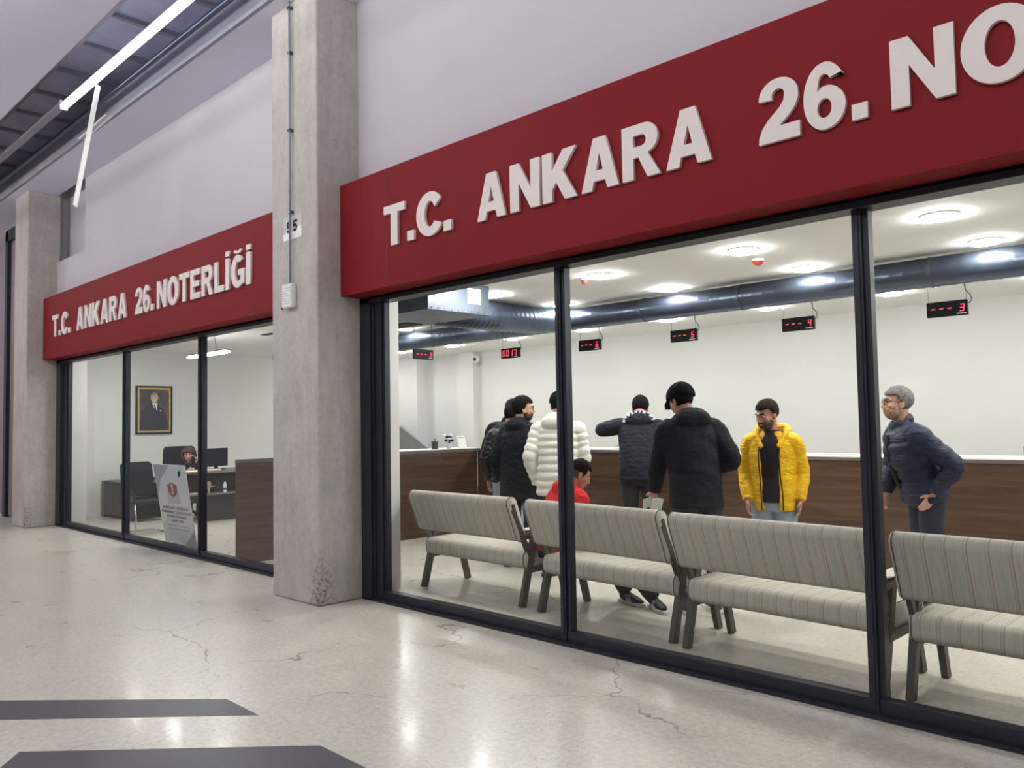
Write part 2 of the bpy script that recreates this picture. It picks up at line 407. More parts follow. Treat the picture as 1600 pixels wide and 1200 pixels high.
# facade wall over the shopfront, with a shallow niche near its left end
NX, NZ = -12.87, 4.2
bm = B(((-22, 0.0, 2.60), (-14.3, 0.25, 6.1)), ((-14.3, 0.0, 2.60), (NX, 0.25, NZ)), ((-14.3, 0.2, NZ), (NX, 0.25, 6.1)),
       ((NX, 0.0, 2.60), (3.2, 0.12, 6.1)), ((2.9, 0.0, 0.0), (3.2, 0.12, 2.6)))
struct('wall_front', bm, 'wall')
# concrete columns
def column(x0, x1, top):
    bm = bmesh.new(); hw = (x1 - x0) / 2
    n = 40
    box(bm, (-hw, -0.215, 0), (hw, 0.26, top))
    o = struct('trim_3' if x0 > -10 else 'trim_4', bm, 'concrete', loc=((x0 + x1) / 2, -0.215, 0))
    s = o.modifiers.new('bevel', 'BEVEL'); s.width = 0.018; s.segments = 2
    return o
column(-6.615, -5.865, SO + 0.01)
column(-14.82, -14.13, SO + 0.01)
# soffit strip, its fascia, the deck and the lower corridor ceiling
struct('ceiling_soffit', B(((-22, -0.56, SO), (3.2, 0.0, SO + 0.08))), 'ceil')
struct('trim_5', B(((-22, -0.60, SO), (3.2, -0.561, SO + 0.26))), 'darksteel')
struct('ceiling_corridor', B(((-22, -15, SO), (3.2, -1.53, SO + 0.1)), ((-22, -1.56, SO + 0.1), (3.2, -1.53, SO + 0.75))), 'ceil')
struct('ceiling_deck', B(((-22, -1.6, SO + 0.75), (3.2, 0.0, SO + 0.8))), 'deck')
bm = bmesh.new()
for i in range(26):
    x = -21 + i * 0.92
    box(bm, (x, -1.53, SO + 0.70), (x + 0.06, -0.0, SO + 0.75))
box(bm, (-22, -1.14, SO + 0.64), (3.2, -1.04, SO + 0.70))
struct('trim_6', bm, 'darksteel')
struct('wall_corridor', B(((-22, -15.0, 0), (3.2, -14.8, SO))), plain('dark_far_wall', srgb(92, 90, 94), 0.8))
# next unit to the left beyond the first column
bm = B(((-22.0, -0.02, 0.0), (-14.83, 0.2, 5.29)),)
struct('wall_left_unit', bm, plain('mauve_grey_cladding', srgb(140, 130, 134), 0.7, var=0.08, scale=0.8))
d = sempty('door_1')
obj('door_panel', B(((-16.35, -0.10, 0.02), (-15.35, -0.02, 4.9))), plain('grey_mauve_panel', srgb(128, 118, 118), 0.6, var=0.1, scale=0.8), d)
obj('door_frame', B(((-15.35, -0.16, 0.0), (-15.20, -0.02, 5.1)), ((-16.5, -0.16, 0.0), (-16.35, -0.02, 5.1)), ((-16.5, -0.16, 4.9), (-15.2, -0.02, 5.1)), ((-15.06, -0.12, 0.0), (-14.98, -0.02, 5.1))), 'frame', d)
obj('door_handle', B(((-15.46, -0.17, 1.9), (-15.40, -0.10, 2.0))), 'black', d)

# ---- shopfront windows
def window(name, x0, posts, x1, post_w, label_posts=True):
    """aluminium shopfront from x0 to x1 with mullions at posts"""
    w = sempty(name)
    zt, zb = 2.565, 0.088
    obj('window_frame', B(((x0, 0.00, 2.565), (x1, 0.14, 2.66)), ((x0, 0.045, 0.012), (x1, 0.12, zb))), 'frame', w, bevel=0.002)
    # floor track with fine rails
    obj('window_track', B(((x0, 0.0, 0.0), (x1, 0.14, 0.012)), ((x0, 0.004, 0.012), (x1, 0.010, 0.022)), ((x0, 0.022, 0.012), (x1, 0.027, 0.024)), ((x0, 0.036, 0.012), (x1, 0.040, 0.026))), 'frame', w)
    obj('window_jamb', B(((x0, 0.0, 0.0), (x0 + post_w * 0.5, 0.10, 2.6)), ((x0 + post_w * 0.5, 0.025, 0.012), (x0 + post_w * 0.58, 0.10, 2.6)), ((x0 + post_w * 0.58, 0.04, 0.02), (x0 + post_w * 0.9, 0.11, 2.6)), ((x0 + post_w * 0.9, 0.055, 0.02), (x0 + post_w, 0.11, 2.6))), 'frame', w, bevel=0.002)
    edges = [x0 + post_w]
    for p in posts:
        obj('mullion', B(((p - 0.036, 0.035, 0.02), (p + 0.012, 0.115, 2.6)), ((p + 0.012, 0.052, 0.06), (p + 0.042, 0.115, 2.6)), ((p - 0.008, 0.028, 0.06), (p - 0.002, 0.036, 2.58))), 'frame', w, bevel=0.0015)
        edges += [p - 0.036, p + 0.042]
    edges.append(x1)
    for a, b in zip(edges[0::2], edges[1::2]):
        obj('pane', B(((a - 0.01, 0.078, zb - 0.02), (b + 0.01, 0.088, zt + 0.02))), 'glass', w)
    return w
window('window_1', -14.135, [-11.42, -9.11], -6.61, 0.42)
window('window_2', -5.865, [-3.585, -1.55, 0.49, 2.52], 2.95, 0.285)

# painted hatch stripes on the floor
def stripe(pts, label):
    bm = bmesh.new(); prism(bm, pts, 0.0, 0.0012, 'z')
    tag(obj('floor_stripe', bm, 'paint'), label, 'floor marking', 'dark stripes painted on the corridor floor')
K = 0.9375
stripe([(-4.59 * K, -2.01), (-4.2 * K, -2.015), (-5.23 * K, -2.953), (-6.4 * K, -4.0), (-6.8 * K, -4.0), (-5.598 * K, -2.871)], 'dark grey stripe on the pale floor, the farther of the two')
stripe([(-3.574 * K, -2.02), (-3.186 * K, -2.022), (-3.75, -2.75), (-4.0, -3.0), (-4.494 * K, -3.119), (-4.641 * K, -3.007)], 'dark grey stripe on the pale floor, nearest the bottom edge')

# ================================================================ SIGNS
def arc(cx, cy, rx, ry, a0, a1, n=18):
    return [(cx + rx * math.cos(math.radians(a0 + (a1 - a0) * i / n)), cy + ry * math.sin(math.radians(a0 + (a1 - a0) * i / n))) for i in range(n + 1)]
def glyph(ch):
    """heavy sans outlines in a unit box (0..1, 0..1); list of loops"""
    s = 0.33
    if ch == 'T': return [[(0, 1), (0, .80), (.5 - s / 2, .80), (.5 - s / 2, 0), (.5 + s / 2, 0), (.5 + s / 2, .80), (1, .80), (1, 1)]]
    if ch == 'L': return [[(0, 1), (0, 0), (1, 0), (1, .2), (.36, .2), (.36, 1)]]
    if ch == 'E': return [[(0, 1), (0, 0), (1, 0), (1, .2), (.34, .2), (.34, .41), (.9, .41), (.9, .6), (.34, .6), (.34, .8), (.97, .8), (.97, 1)]]
    if ch == 'N': return [[(0, 0), (0, 1), (.30, 1), (.70, .42), (.70, 1), (1, 1), (1, 0), (.70, 0), (.30, .58), (.30, 0)]]
    if ch == 'K': return [[(0, 0), (0, 1), (.29, 1), (.29, .62), (.61, 1), (.98, 1), (.60, .58), (1, 0), (.65, 0), (.41, .37), (.29, .24), (.29, 0)]]
    if ch == 'A': return [[(0, 0), (.34, 1), (.67, 1), (1, 0), (.70, 0), (.64, .17), (.34, .17), (.29, 0)], [(.40, .37), (.59, .37), (.50, .70)]]
    if ch == 'R': return [[(0, 0), (0, 1), (.55, 1)] + arc(.60, .715, .34, .285, 90, -50, 14) + [(.68, .44), (1.0, 0), (.66, 0), (.43, .39), (.30, .39), (.30, 0)],
                          [(.30, .80), (.30, .59), (.50, .59)] + arc(.52, .695, .12, .105, -90, 90, 10) + [(.5, .80)]]
    if ch == 'O': return [arc(.5, .5, .5, .52, 0, 360, 40)[:-1], arc(.5, .5, .19, .31, 0, 360, 32)[:-1]]
    if ch == 'C': return [arc(.52, .5, .52, .52, 38, 328, 34) + [(.70, .31)] + arc(.52, .5, .20, .30, 310, 50, 24) + [(.70, .64)]]
    if ch == 'G': return [arc(.50, .5, .50, .52, 42, 300, 34) + [(1.0, .10), (1.0, .55), (.54, .55), (.54, .37), (.72, .37), (.72, .24)] + arc(.52, .5, .21, .31, 285, 58, 24)]
    if ch == '.': return [[(0, 0), (0, .235), (1, .235), (1, 0)]]
    if ch == 'I': return [[(0, 0), (0, 1), (1, 1), (1, 0)]]
    if ch == '2':
        return [[(0, 0), (.02, .12)] + [(.10, .25), (.24, .37), (.50, .53), (.60, .63), (.62, .72)] + arc(.48, .73, .145, .11, 0, 180, 10) + [(.34, .68), (.03, .70)] + arc(.48, .71, .45, .30, 170, 0, 20) + [(.93, .62), (.86, .50), (.72, .38), (.50, .24), (.95, .24), (.95, 0)]]
    if ch == '6':
        return [[(.93, .80), (.64, .76)] + arc(.50, .73, .13, .11, 15, 170, 8) + [(.33, .58)] + [(.44, .645)] + arc(.50, .32, .48, .335, 80, -90, 18) + arc(.50, .45, .50, .47, 268, 180, 12) + arc(.50, .50, .50, .52, 180, 30, 18),
                arc(.49, .31, .17, .15, 0, 360, 20)[:-1]]
    if ch == '5':
        return [[(.12, 1), (.92, 1), (.92, .80), (.36, .80), (.33, .64)] + arc(.48, .33, .46, .34, 100, -145, 22) + [(.06, .20), (.34, .27)] + arc(.48, .32, .15, .15, -140, 140, 12) + [(.30, .40), (.04, .44)]]
    if ch == '0': return glyph('O')
    return []
def meshed(name, cu, mat):
    tmp = bpy.data.objects.new('tmp', cu); COL.objects.link(tmp)
    me = bpy.data.meshes.new_from_object(tmp.evaluated_get(bpy.context.evaluated_depsgraph_get()))
    bpy.data.objects.remove(tmp); me.name = name
    o = bpy.data.objects.new(name, me); COL.objects.link(o); me.materials.clear(); me.materials.append(MT[mat]); return o
def curve_letter(name, loops, x, z, w, h, y, depth, mat, parent):
    cu = bpy.data.curves.new(name, 'CURVE'); cu.dimensions = '2D'; cu.fill_mode = 'BOTH'; cu.extrude = depth / 2
    for lp in loops:
        sp = cu.splines.new('POLY'); sp.points.add(len(lp) - 1)
        for p, q in zip(sp.points, lp): p.co = (q[0] * w, q[1] * h, 0, 1)
        sp.use_cyclic_u = True
    o = meshed(name, cu, mat)
    o.rotation_euler = (PI / 2, 0, 0); o.location = (x, y, z); o.parent = parent
    return o
SIGN = [('T', 0, .285), ('.', .318, .408), ('C', .44, .77), ('.', .78, .872), ('A', 1.17, 1.475), ('N', 1.52, 1.812), ('K', 1.838, 2.152), ('A', 2.19, 2.50), ('R', 2.53, 2.82), ('A', 2.86, 3.175),
        ('2', 3.472, 3.725), ('6', 3.737, 3.965), ('.', 3.99, 4.07), ('N', 4.186, 4.478), ('O', 4.504, 4.83), ('T', 4.85, 5.135), ('E', 5.165, 5.42), ('R', 5.46, 5.755), ('L', 5.785, 6.02), ('I', 6.06, 6.15), ('G', 6.19, 6.49), ('I', 6.53, 6.63)]
def sign(x0, x1, tx, label, seams, n=99, squeeze=1.0):
    t = thing('shop_sign', label, 'sign', (tx, -0.2, 2.616))
    z0, z1 = 0.0, 0.97
    obj('sign_panel', B(((x0 - tx, 0.0, z0), (x1 - tx, 0.2, z1))), 'red', t, bevel=0.002)
    for s in seams: obj('panel_seam', B(((s - tx - 0.0015, -0.0008, z0), (s - tx + 0.0015, 0.0, z1))), 'frame', t)
    for ch, a, b in SIGN[:n]:
        a *= K * squeeze; b *= K * squeeze; hh = 0.327
        o = curve_letter('letter', glyph(ch), a, 0.319, b - a, hh, -0.013, 0.022, 'letter', t)
        if ch == 'I':
            curve_letter('dot', glyph('I'), 0, hh + 0.02, b - a, 0.055, 0, 0.022, 'letter', o).rotation_euler = (0, 0, 0)
            o.children[0].location = (0, hh + 0.022, 0)
        if ch == 'G':
            lp = [arc(.5, 1.18, .30, .12, 180, 360, 14) + arc(.5, 1.18, .14, .045, 360, 180, 10)]
            q = curve_letter('breve', lp, 0, 0, b - a, hh, 0, 0.022, 'letter', o); q.rotation_euler = (0, 0, 0); q.location = (0, 0, 0)
    return t
sign(-5.86, 2.95, -5.552 * K, 'long red sign with white raised letters over the right shopfront', [-5.552 * K, -1.9 + 5.2], 22)
sign(-14.12, -6.62, -14.50 * K, 'red sign with white raised letters over the smaller left shopfront', [-7.42], 22, 0.996)

# plate 55, siren box, conduit on the column
t = thing('number_plate', 'white plate numbered 55 on the concrete column behind the conduit', 'number plate', (-6.25, -0.435, 3.15))
obj('plate', B(((-0.155, 0, 0), (0.155, 0.004, 0.215))), plain('plate_gloss', srgb(186, 182, 184), 0.45, var=0.06, scale=18), t)
for x in (-0.095, 0.01): curve_letter('digit', glyph('5'), x, 0.065, 0.075, 0.10, -0.001, 0.002, 'black', t)
bm = bmesh.new(); prism(bm, [(-.15, .0), (-.15, .055), (-.10, .075), (-.07, .05), (-.03, .08), (.02, .06), (.07, .085), (.10, .10), (.15, .11), (.15, .0)], -0.0012, 0.0, 'y')
obj('torn_patch', bm, 'paper', t)
bm = bmesh.new(); cyl(bm, (0, 0, 0), (0, 0, 2.55), 0.0105, 12)
t = thing('conduit_pipe', 'thin grey conduit running up the concrete column above the white box', 'conduit', (-6.25, -0.458, 2.76)); obj('pipe', bm, 'darksteel', t, smooth=True)
for z in (0.62, 1.35, 2.05, 2.46):
    obj('clip', B(((-0.02, -0.013, z), (0.02, 0.024, z + 0.02))), 'galv', t)
t = thing('alarm_siren', 'white louvred siren box on the concrete column below the number plate', 'siren box', (-6.27, -0.432, 2.54))
obj('housing', B(((-0.08, -0.055, 0), (0.08, 0, 0.21))), 'white', t, bevel=0.012)
bm = bmesh.new()
for i in range(7): box(bm, (-0.07, -0.0565, 0.035 + i * 0.022), (0.07, -0.055, 0.041 + i * 0.022))
obj('louvre', bm, 'armpad', t)
tag(obj('fixing_plug', B(((-6.44, -0.436, 2.545), (-6.42, -0.431, 2.575))), 'black'), 'small black plug in the concrete left of the siren box', 'plug')

# ================================================================ CORRIDOR LAMPS
def tube_lamp(x0, x1, y, z, label, mat, r=0.035):
    t = thing('tube_light', label, 'light', (x0, y, z))
    L = x1 - x0
    bm = bmesh.new(); tube(bm, [(0, 0, 0), (L, 0, 0)], [r, r], 18, smooth_pts=False); obj('diffuser', bm, mat, t, smooth=True)
    obj('housing', B(((0, -0.012, r), (L, 0.012, r + 0.02))), 'white', t)
    for e in (-0.012, L): obj('end_cap', B(((e, -r, -r), (e + 0.012, r, r))), 'white', t)
    return t
tube_lamp(-10.2, -1.2, -1.10, 5.31, 'long bright tube light in the ceiling slot above the corridor', 'tube', 0.04)
t = thing('cable_tray', 'pale channel continuing left from the bright tube light', 'cable tray', (-21, -1.10, 5.33)); obj('channel', B(((0, -0.045, 0), (10.8, 0.045, 0.05))), 'darksteel', t)
bm = bmesh.new(); cyl(bm, (-20, -0.74, 5.42), (2.5, -0.74, 5.42), 0.032, 14)
tag(obj('ceiling_pipe', bm, 'galv', smooth=True), 'light grey pipe running along the ceiling slot beside the fascia', 'pipe')
# slanting white batten hanging from the end of the tube
t = thing('hanging_batten', 'unlit white batten light hanging aslant from the tube light', 'light', (-9.2, -1.06, 5.258))
v = Vector((-0.71, 0, -1.175)); bm = bmesh.new()
tube(bm, [(0, 0, 0), v], [(0.085, 0.022)] * 2, 4, side=(v.z, 0, -v.x), smooth_pts=False)
obj('batten', bm, 'white', t)
for k in (0, 1):
    bm = bmesh.new(); cyl(bm, (-0.98, 0.12 + 0.06 * k, -0.30), (-0.12, 0.12 + 0.06 * k, -0.26), 0.009, 8); obj('thin_rod', bm, 'white', t)
# tubes over the rest of the corridor (mirrored in the glass and the floor)
k = 0
for y in (-3.7, -6.7):
    for x in (-19.5, -14.0, -8.5, -3.0):
        tt = tube_lamp(x, x + 3.6, y, 4.95, 'white tube light under the corridor ceiling behind the viewer', 'fartube', 0.05); tt['group'] = 'tube lights on the corridor ceiling'

# ================================================================ SHOP CEILING FITTINGS
dl = None
def downlight(x, y, label):
    global dl
    if dl is None:
        dl = thing('downlight', label, 'ceiling light', (x, y, CZ), 0, 'round downlights in the shop ceiling')
        bm = bmesh.new(); cyl(bm, (0, 0, -0.010), (0, 0, 0.0), 0.125, 28); obj('trim_ring', bm, 'white', dl)
        bm = bmesh.new(); cyl(bm, (0, 0, -0.029), (0, 0, -0.010), 0.100, 28); obj('diffuser', bm, 'lamp', dl)
        return dl
    return dup(dl, (x, y, CZ), 0, label)
colname = ['fourth bay from the right', 'third bay', 'second bay']
NC = 0
rows = [('row nearest the window', 1.972, range(-2, 5)), ('row before the round duct', 3.16, range(-2, 6)), ('row behind the round duct', 5.417, range(-2, 9))]
pos = {-2: 'over the far right end, out of sight', -1: 'at the right end', 0: 'above the right pane', 1: 'right of the red smoke detector', 2: 'left of the red smoke detector', 3: 'just right of the ducted fan unit', 4: 'beside the ducted fan unit', 5: 'beyond the ducted fan unit',
       6: 'above the counter wing', 7: 'left of the counter wing', 8: 'in the far left corner'}
for rn, y, ks in rows:
    for k in ks:
        if rn.startswith('row nearest') and k == 4 or rn.startswith('row just') and k == 3: continue
        downlight(-1.71 - 1.5 * k, y, 'round downlight, %s, %s' % (rn, pos[k]))
downlight(-5.3, 1.15, 'added round downlight hidden behind the header to brighten the white pier')  # extra unseen lamp, added to brighten the pier
for x in (-13.4, -11.9, -10.4):  # unseen fill lamps added to light the left office
    downlight(x, 0.95, 'added fill downlight hidden behind the left shopfront header, %s' % {-13.4: 'the left one', -11.9: 'the middle one', -10.4: 'the right one'}[x])

# duct
t = thing('round_duct', 'long shiny galvanised round duct under the shop ceiling', 'air duct', (0, 3.4, 2.745))
bm = bmesh.new()
tube(bm, [(-13.2, 0, 0), (2.95, 0, 0)], [0.13, 0.13], 28, ds=0.02, mod=lambda s, p: 1 + 0.02 * (1 if int(s / 0.02) % 6 == 0 else 0))
obj('main_duct', bm, 'galv', t, smooth=True)
bm = bmesh.new()
tube(bm, [(-6.52, -1.925, -0.02), (-6.52, -1.2, -0.02), (-6.50, -0.5, -0.015), (-6.40, -0.12, 0.0)], [0.168, 0.168, 0.16, 0.14], 28, ds=0.02, mod=lambda s, p: 1 + 0.02 * (1 if int(s / 0.02) % 4 == 0 else 0))
obj('branch_duct', bm, 'galv', t, smooth=True)
for x in (-12, -9.6, -7.4, -5.2, -4.0, -2.2, -0.2):
    bm = bmesh.new(); tube(bm, [(x, 0, 0), (x + 0.03, 0, 0)], [0.136, 0.136], 28, smooth_pts=False); obj('duct_band', bm, 'galvdark', t, smooth=False)
t = thing('ducted_fan_unit', 'square sheet steel fan unit hung from the ceiling behind the left jamb', 'air unit', (-6.45, 1.05, 2.575))
obj('casing', B(((-0.95, -0.38, 0), (0.72, 0.42, 0.30))), 'galvdark', t, bevel=0.004)
bm = bmesh.new()
bm.free()
for i in range(9): obj('rivet', B(((0.72, -0.34 + i * 0.085, 0.015), (0.728, -0.328 + i * 0.085, 0.027))), 'chrome', t)
for i in range(8): obj('rivet', B(((-0.9 + i * 0.2, -0.386, 0.015), (-0.888 + i * 0.2, -0.38, 0.027))), 'chrome', t)
obj('data_label', B(((0.7202, 0.12, 0.10), (0.724, 0.30, 0.25))), 'paper', t)
obj('air_grille', B(((-0.75, 0.1, -0.006), (-0.2, 0.32, 0.0))), 'black', t)
for x, y in ((-0.8, -0.3), (0.6, -0.3), (-0.8, 0.34), (0.6, 0.34)):
    bm = bmesh.new(); cyl(bm, (x, y, 0.30), (x, y, 0.331), 0.005, 8); obj('hanger_rod', bm, 'chrome', t)
def detector(x, y, label, big=1.0):
    t = thing('smoke_detector', label, 'smoke detector', (x, y, CZ))
    bm = bmesh.new(); cyl(bm, (0, 0, -0.02), (0, 0, 0), 0.055 * big, 20); obj('base', bm, 'white', t)
    bm = bmesh.new(); tube(bm, [(0, 0, -0.02), (0, 0, -0.04), (0, 0, -0.055)], [0.05 * big, 0.045 * big, 0.02], 20); obj('sensor', bm, 'redplastic', t, smooth=True)
detector(-3.32, 2.44, 'red and white smoke detector on the ceiling between two downlights')
detector(-4.93, 2.0, 'small red smoke detector beside the brightest left downlight', 0.6)
# dome camera
t = thing('dome_camera', 'small white security camera with dark lens high on the back wall', 'security camera', (-11.3, 6.60, 2.74))
bm = bmesh.new(); ell(bm, (0, -0.05, 0), (0.07, 0.06, 0.07)); obj('housing', bm, 'white', t, smooth=True)
bm = bmesh.new(); ell(bm, (0.01, -0.10, 0), (0.035, 0.02, 0.035)); obj('lens', bm, 'black', t, smooth=True)

# queue displays
SEG = {'0': 'abcdef', '1': 'bc', '2': 'abged', '3': 'abgcd', '4': 'fgbc', '5': 'afgcd', '6': 'afgedc', '7': 'abc', '-': 'g'}
def segs(ch, x, z, w, h, t):
    bm = bmesh.new()
    S = {'a': ((0, h - t), (w, h)), 'g': ((0, h / 2 - t / 2), (w, h / 2 + t / 2)), 'd': ((0, 0), (w, t)), 'f': ((0, h / 2), (t, h)), 'b': ((w - t, h / 2), (w, h)), 'e': ((0, 0), (t, h / 2)), 'c': ((w - t, 0), (w, h / 2))}
    for s in SEG[ch]:
        (a, b), (c, d_) = S[s]; e = 0.0015; sh = 0.12
        prism(bm, [(x + a + e + b * sh, z + b + e), (x + c - e + b * sh, z + b + e), (x + c - e + d_ * sh, z + d_ - e), (x + a + e + d_ * sh, z + d_ - e)], -0.003, 0.0, 'y')
    return bm
def display(x, y, rz, txt, label, wires=True):
    W, H = 0.335, 0.135
    t = thing('queue_display', label, 'queue display', (x, y, 2.39), rz, 'queue number displays over the counter')
    obj('housing', B(((0, 0.0, 0), (W, 0.045, H))), 'black', t, bevel=0.003)
    for i, ch in enumerate(txt):
        if ch == '-': obj('digit', segs(ch, 0.035 + i * 0.068, 0.032, 0.034, 0.075, 0.0095), 'led', t)
        else:
            xx = 0.03 + i * 0.072 if txt[0] != '-' else 0.272
            obj('digit', segs(ch, xx, 0.032 if txt[0] == '-' else 0.025, 0.036 if txt[0] == '-' else 0.045, 0.068 if txt[0] == '-' else 0.085, 0.009), 'led', t)
    obj('label_strip', B(((0.25, -0.002, 0.012), (0.325, 0.0, 0.02))), 'white', t)
    for xx in (0.012, W - 0.012):
        bm = bmesh.new(); cyl(bm, (xx, 0.02, H), (xx, 0.02, CZ - 2.39), 0.0016, 6); obj('hanging_wire', bm, 'darkgrey', t)
    bm = bmesh.new(); tube(bm, [(W, 0.02, 0.1), (W + 0.03, 0.02, 0.12), (W + 0.02, 0.02, 0.18), (W - 0.02, 0.02, 0.25), (W - 0.01, 0.02, CZ - 2.39)], [0.004] * 5, 6); obj('power_cable', bm, 'darkgrey', t)
for x, txt, lb in ((-2.35, '---3', 'black queue display with red 3, the rightmost'), (-3.74, '---4', 'black queue display with red 4'), (-5.09, '---5', 'black queue display with red 5 above the coated man'),
                   (-6.45, '---6', 'black queue display with red 6 beside the mullion'), (-7.84, '0017', 'black queue display reading 0017 in red')):
    display(x, 3.75, 0, txt, lb)
display(-8.5, 2.75, PI / 2, '---0', 'black queue display with red 0, turned sideways over the counter wing')
# red tag under duct, pendant lamp in left office
t = thing('pendant_light', 'slim white linear pendant lamp hanging in the left office', 'pendant lamp', (-11.65, 1.33, 2.60))
bm = bmesh.new(); tube(bm, [(-0.6, 0, 0), (-0.55, 0, 0), (0.55, 0, 0), (0.6, 0, 0)], [(0.01, 0.03), (0.02, 0.05), (0.02, 0.05), (0.01, 0.03)], 16, side=(0, 0, 1)); obj('lamp_shade', bm, 'pendant', t, smooth=True)
obj('housing', B(((-0.63, -0.05, 0.025), (0.63, 0.05, 0.045))), 'black', t, bevel=0.01)
for a in (-0.3, 0.3):
    bm = bmesh.new(); cyl(bm, (a, 0, 0.04), (a * 0.7, 0, CZ - 2.60), 0.003, 6); obj('cable', bm, 'black', t)
bm = bmesh.new(); cyl(bm, (0, 0, CZ - 2.63), (0, 0, CZ - 2.60), 0.06, 18); obj('ceiling_rose', bm, 'black', t)
tag(obj('ceiling_slot', B(((-11.2, 1.95, CZ - 0.01), (-10.4, 2.05, CZ))), 'black'), 'thin black slot diffuser in the left office ceiling', 'air vent')

# ================================================================ COUNTERS
def counter(name, x0, x1, y, z, label, dep=0.62):
    t = thing(name, label, 'counter', (x0, y, 0), 0)
    L = x1 - x0
    obj('front_panel', B(((0.004, 0, 0.06), (L - 0.004, 0.03, z - 0.045))), 'wood', t, bevel=0.002)
    obj('plinth', B(((0.0, 0.04, 0), (L, 0.07, 0.06))), 'deskdark', t)
    obj('edge_strip', B(((0.0, -0.008, z - 0.045), (L, 0.03, z - 0.012))), 'woodedge', t, bevel=0.001)
    obj('counter_top', B(((0.0, -0.004, z - 0.012), (L, dep, z))), 'white', t, bevel=0.001)
    obj('back_desk', B(((0.0, 0.35, 0.72), (L, 0.62, 0.75))), 'woodedge', t)
    obj('joint_strip', B(((L - 0.012, -0.003, 0.06), (L - 0.002, 0.0, z - 0.045))), 'deskdark', t)
    return t
counter('service_counter', -8.35, -6.6, 3.75, 1.159, 'walnut service counter section joining the side wing, behind the man with glasses')
counter('service_counter', -6.6, -4.6, 3.75, 1.159, 'walnut service counter section where the man in the lettered hood leans')
counter('service_counter', -4.6, -2.87, 3.75, 1.121, 'walnut service counter section behind the yellow jacket')
counter('service_counter', -2.87, -1.0, 3.75, 1.121, 'walnut service counter section behind the grey haired man')
counter('service_counter', -1.0, 1.2, 3.75, 1.121, 'walnut service counter section beyond the right picture edge')
t = thing('counter_wing', 'walnut side wing of the counter running from the window to the back', 'counter', (-8.35, 0.11, 0))
obj('front_panel', B(((-0.03, 0, 0.0), (0.0, 3.64, 1.11))), 'wood', t, bevel=0.002)
obj('counter_top', B(((-0.45, 1.3, 1.147), (-0.005, 3.64, 1.159))), 'white', t)
obj('edge_strip', B(((-0.03, -0.002, 1.11), (0.002, 3.64, 1.147))), 'woodedge', t)
obj('end_panel', B(((-0.45, 1.3, 0.0), (-0.03, 1.33, 1.147))), 'wood', t)

# small things on the counters
def mug(x, y, z, lab):
    t = thing('pen_cup', lab, 'pen cup', (x, y, z)); bm = bmesh.new(); tube(bm, [(0, 0, 0), (0, 0, 0.105)], [0.042, 0.045], 16, smooth_pts=False); obj('cup', bm, 'darkgrey', t)
    for i in range(3):
        bm = bmesh.new(); cyl(bm, (0.01 * i - 0.01, 0, 0.09), (0.02 * i - 0.02, 0.01, 0.145), 0.004, 8); obj('pen', bm, ['chrome', 'black', 'white'][i], t)
ZW = 1.1595
mug(-8.42, 3.02, ZW, 'dark mesh pen cup standing on the counter wing')
t = thing('flower_pot', 'white pot of black and white flowers on the counter wing', 'flower pot', (-8.42, 3.28, ZW))
bm = bmesh.new(); tube(bm, [(0, 0, 0), (0, 0, 0.07)], [0.035, 0.045], 16, smooth_pts=False); obj('pot', bm, 'white', t)
for i in range(9):
    a = i * 2.4; r = 0.02 + 0.045 * ((i * 37) % 10) / 10; bm = bmesh.new(); ell(bm, (r * math.cos(a), r * math.sin(a), 0.11 + 0.025 * (i % 4)), (0.024, 0.024, 0.018), u=10, v=6); obj('blossom', bm, 'paper' if i % 2 else 'black', t, smooth=True)
bm = bmesh.new()
for i in range(6): cyl(bm, (0, 0, 0.05), (0.03 * math.cos(i), 0.03 * math.sin(i), 0.12), 0.003, 6)
obj('stem', bm, 'green', t)
t = thing('notice_stand', 'white printed notice stand on the counter wing right of the flowers', 'notice', (-8.40, 3.50, ZW))
bm = bmesh.new(); prism(bm, [(0.0, 0.0), (0.03, 0.0), (-0.02, 0.175), (-0.028, 0.175)], -0.07, 0.07, 'y'); obj('card', bm, 'paper', t)
obj('print_line', B(((-0.006, -0.055, 0.145), (-0.004, 0.055, 0.150))), 'darkgrey', t)
t = thing('box_tissue', 'flat white box lying at the corner of the counter', 'box', (-8.25, 3.84, ZW)); obj('carton', B(((0, 0, 0), (0.24, 0.16, 0.05))), 'white', t, bevel=0.004); obj('lid', B(((-0.002, -0.002, 0.05), (0.242, 0.162, 0.056))), 'paper', t)
def sheets(x, y, z, n, lab, w=0.21, l=0.3, rz=0.3):
    t = thing('paper_stack', lab, 'papers', (x, y, z), rz)
    for i in range(n):
        o = obj('sheet', B(((-w / 2, -l / 2, 0), (w / 2, l / 2, 0.0022))), 'paper', t, loc=(0.01 * math.sin(i * 3), 0.012 * math.cos(i * 5), i * 0.0026)); o.rotation_euler = (0, 0, 0.18 * math.sin(i * 7))
sheets(-5.95, 3.98, 1.1595, 6, 'loose white papers on the counter left of the lettered hood', rz=0.6)
sheets(-3.35, 3.98, 1.1215, 4, 'white papers on the counter right of the yellow jacket', rz=1.3)
sheets(-2.62, 3.95, 1.1215, 3, 'white papers on the counter left of the grey haired man', rz=1.4)
sheets(-5.35, 4.0, 1.1595, 3, 'white papers on the counter beside the seated clerk', rz=1.2)
t = thing('paper_tent', 'folded white sheet standing on the counter by the lettered hood', 'papers', (-6.0, 4.12, 1.1785), 0.4)
bm = bmesh.new(); prism(bm, [(-0.14, 0), (-0.136, 0), (0, 0.09), (0.136, 0), (0.14, 0), (0, 0.096)], -0.1, 0.1, 'y'); obj('sheet', bm, 'paper', t)
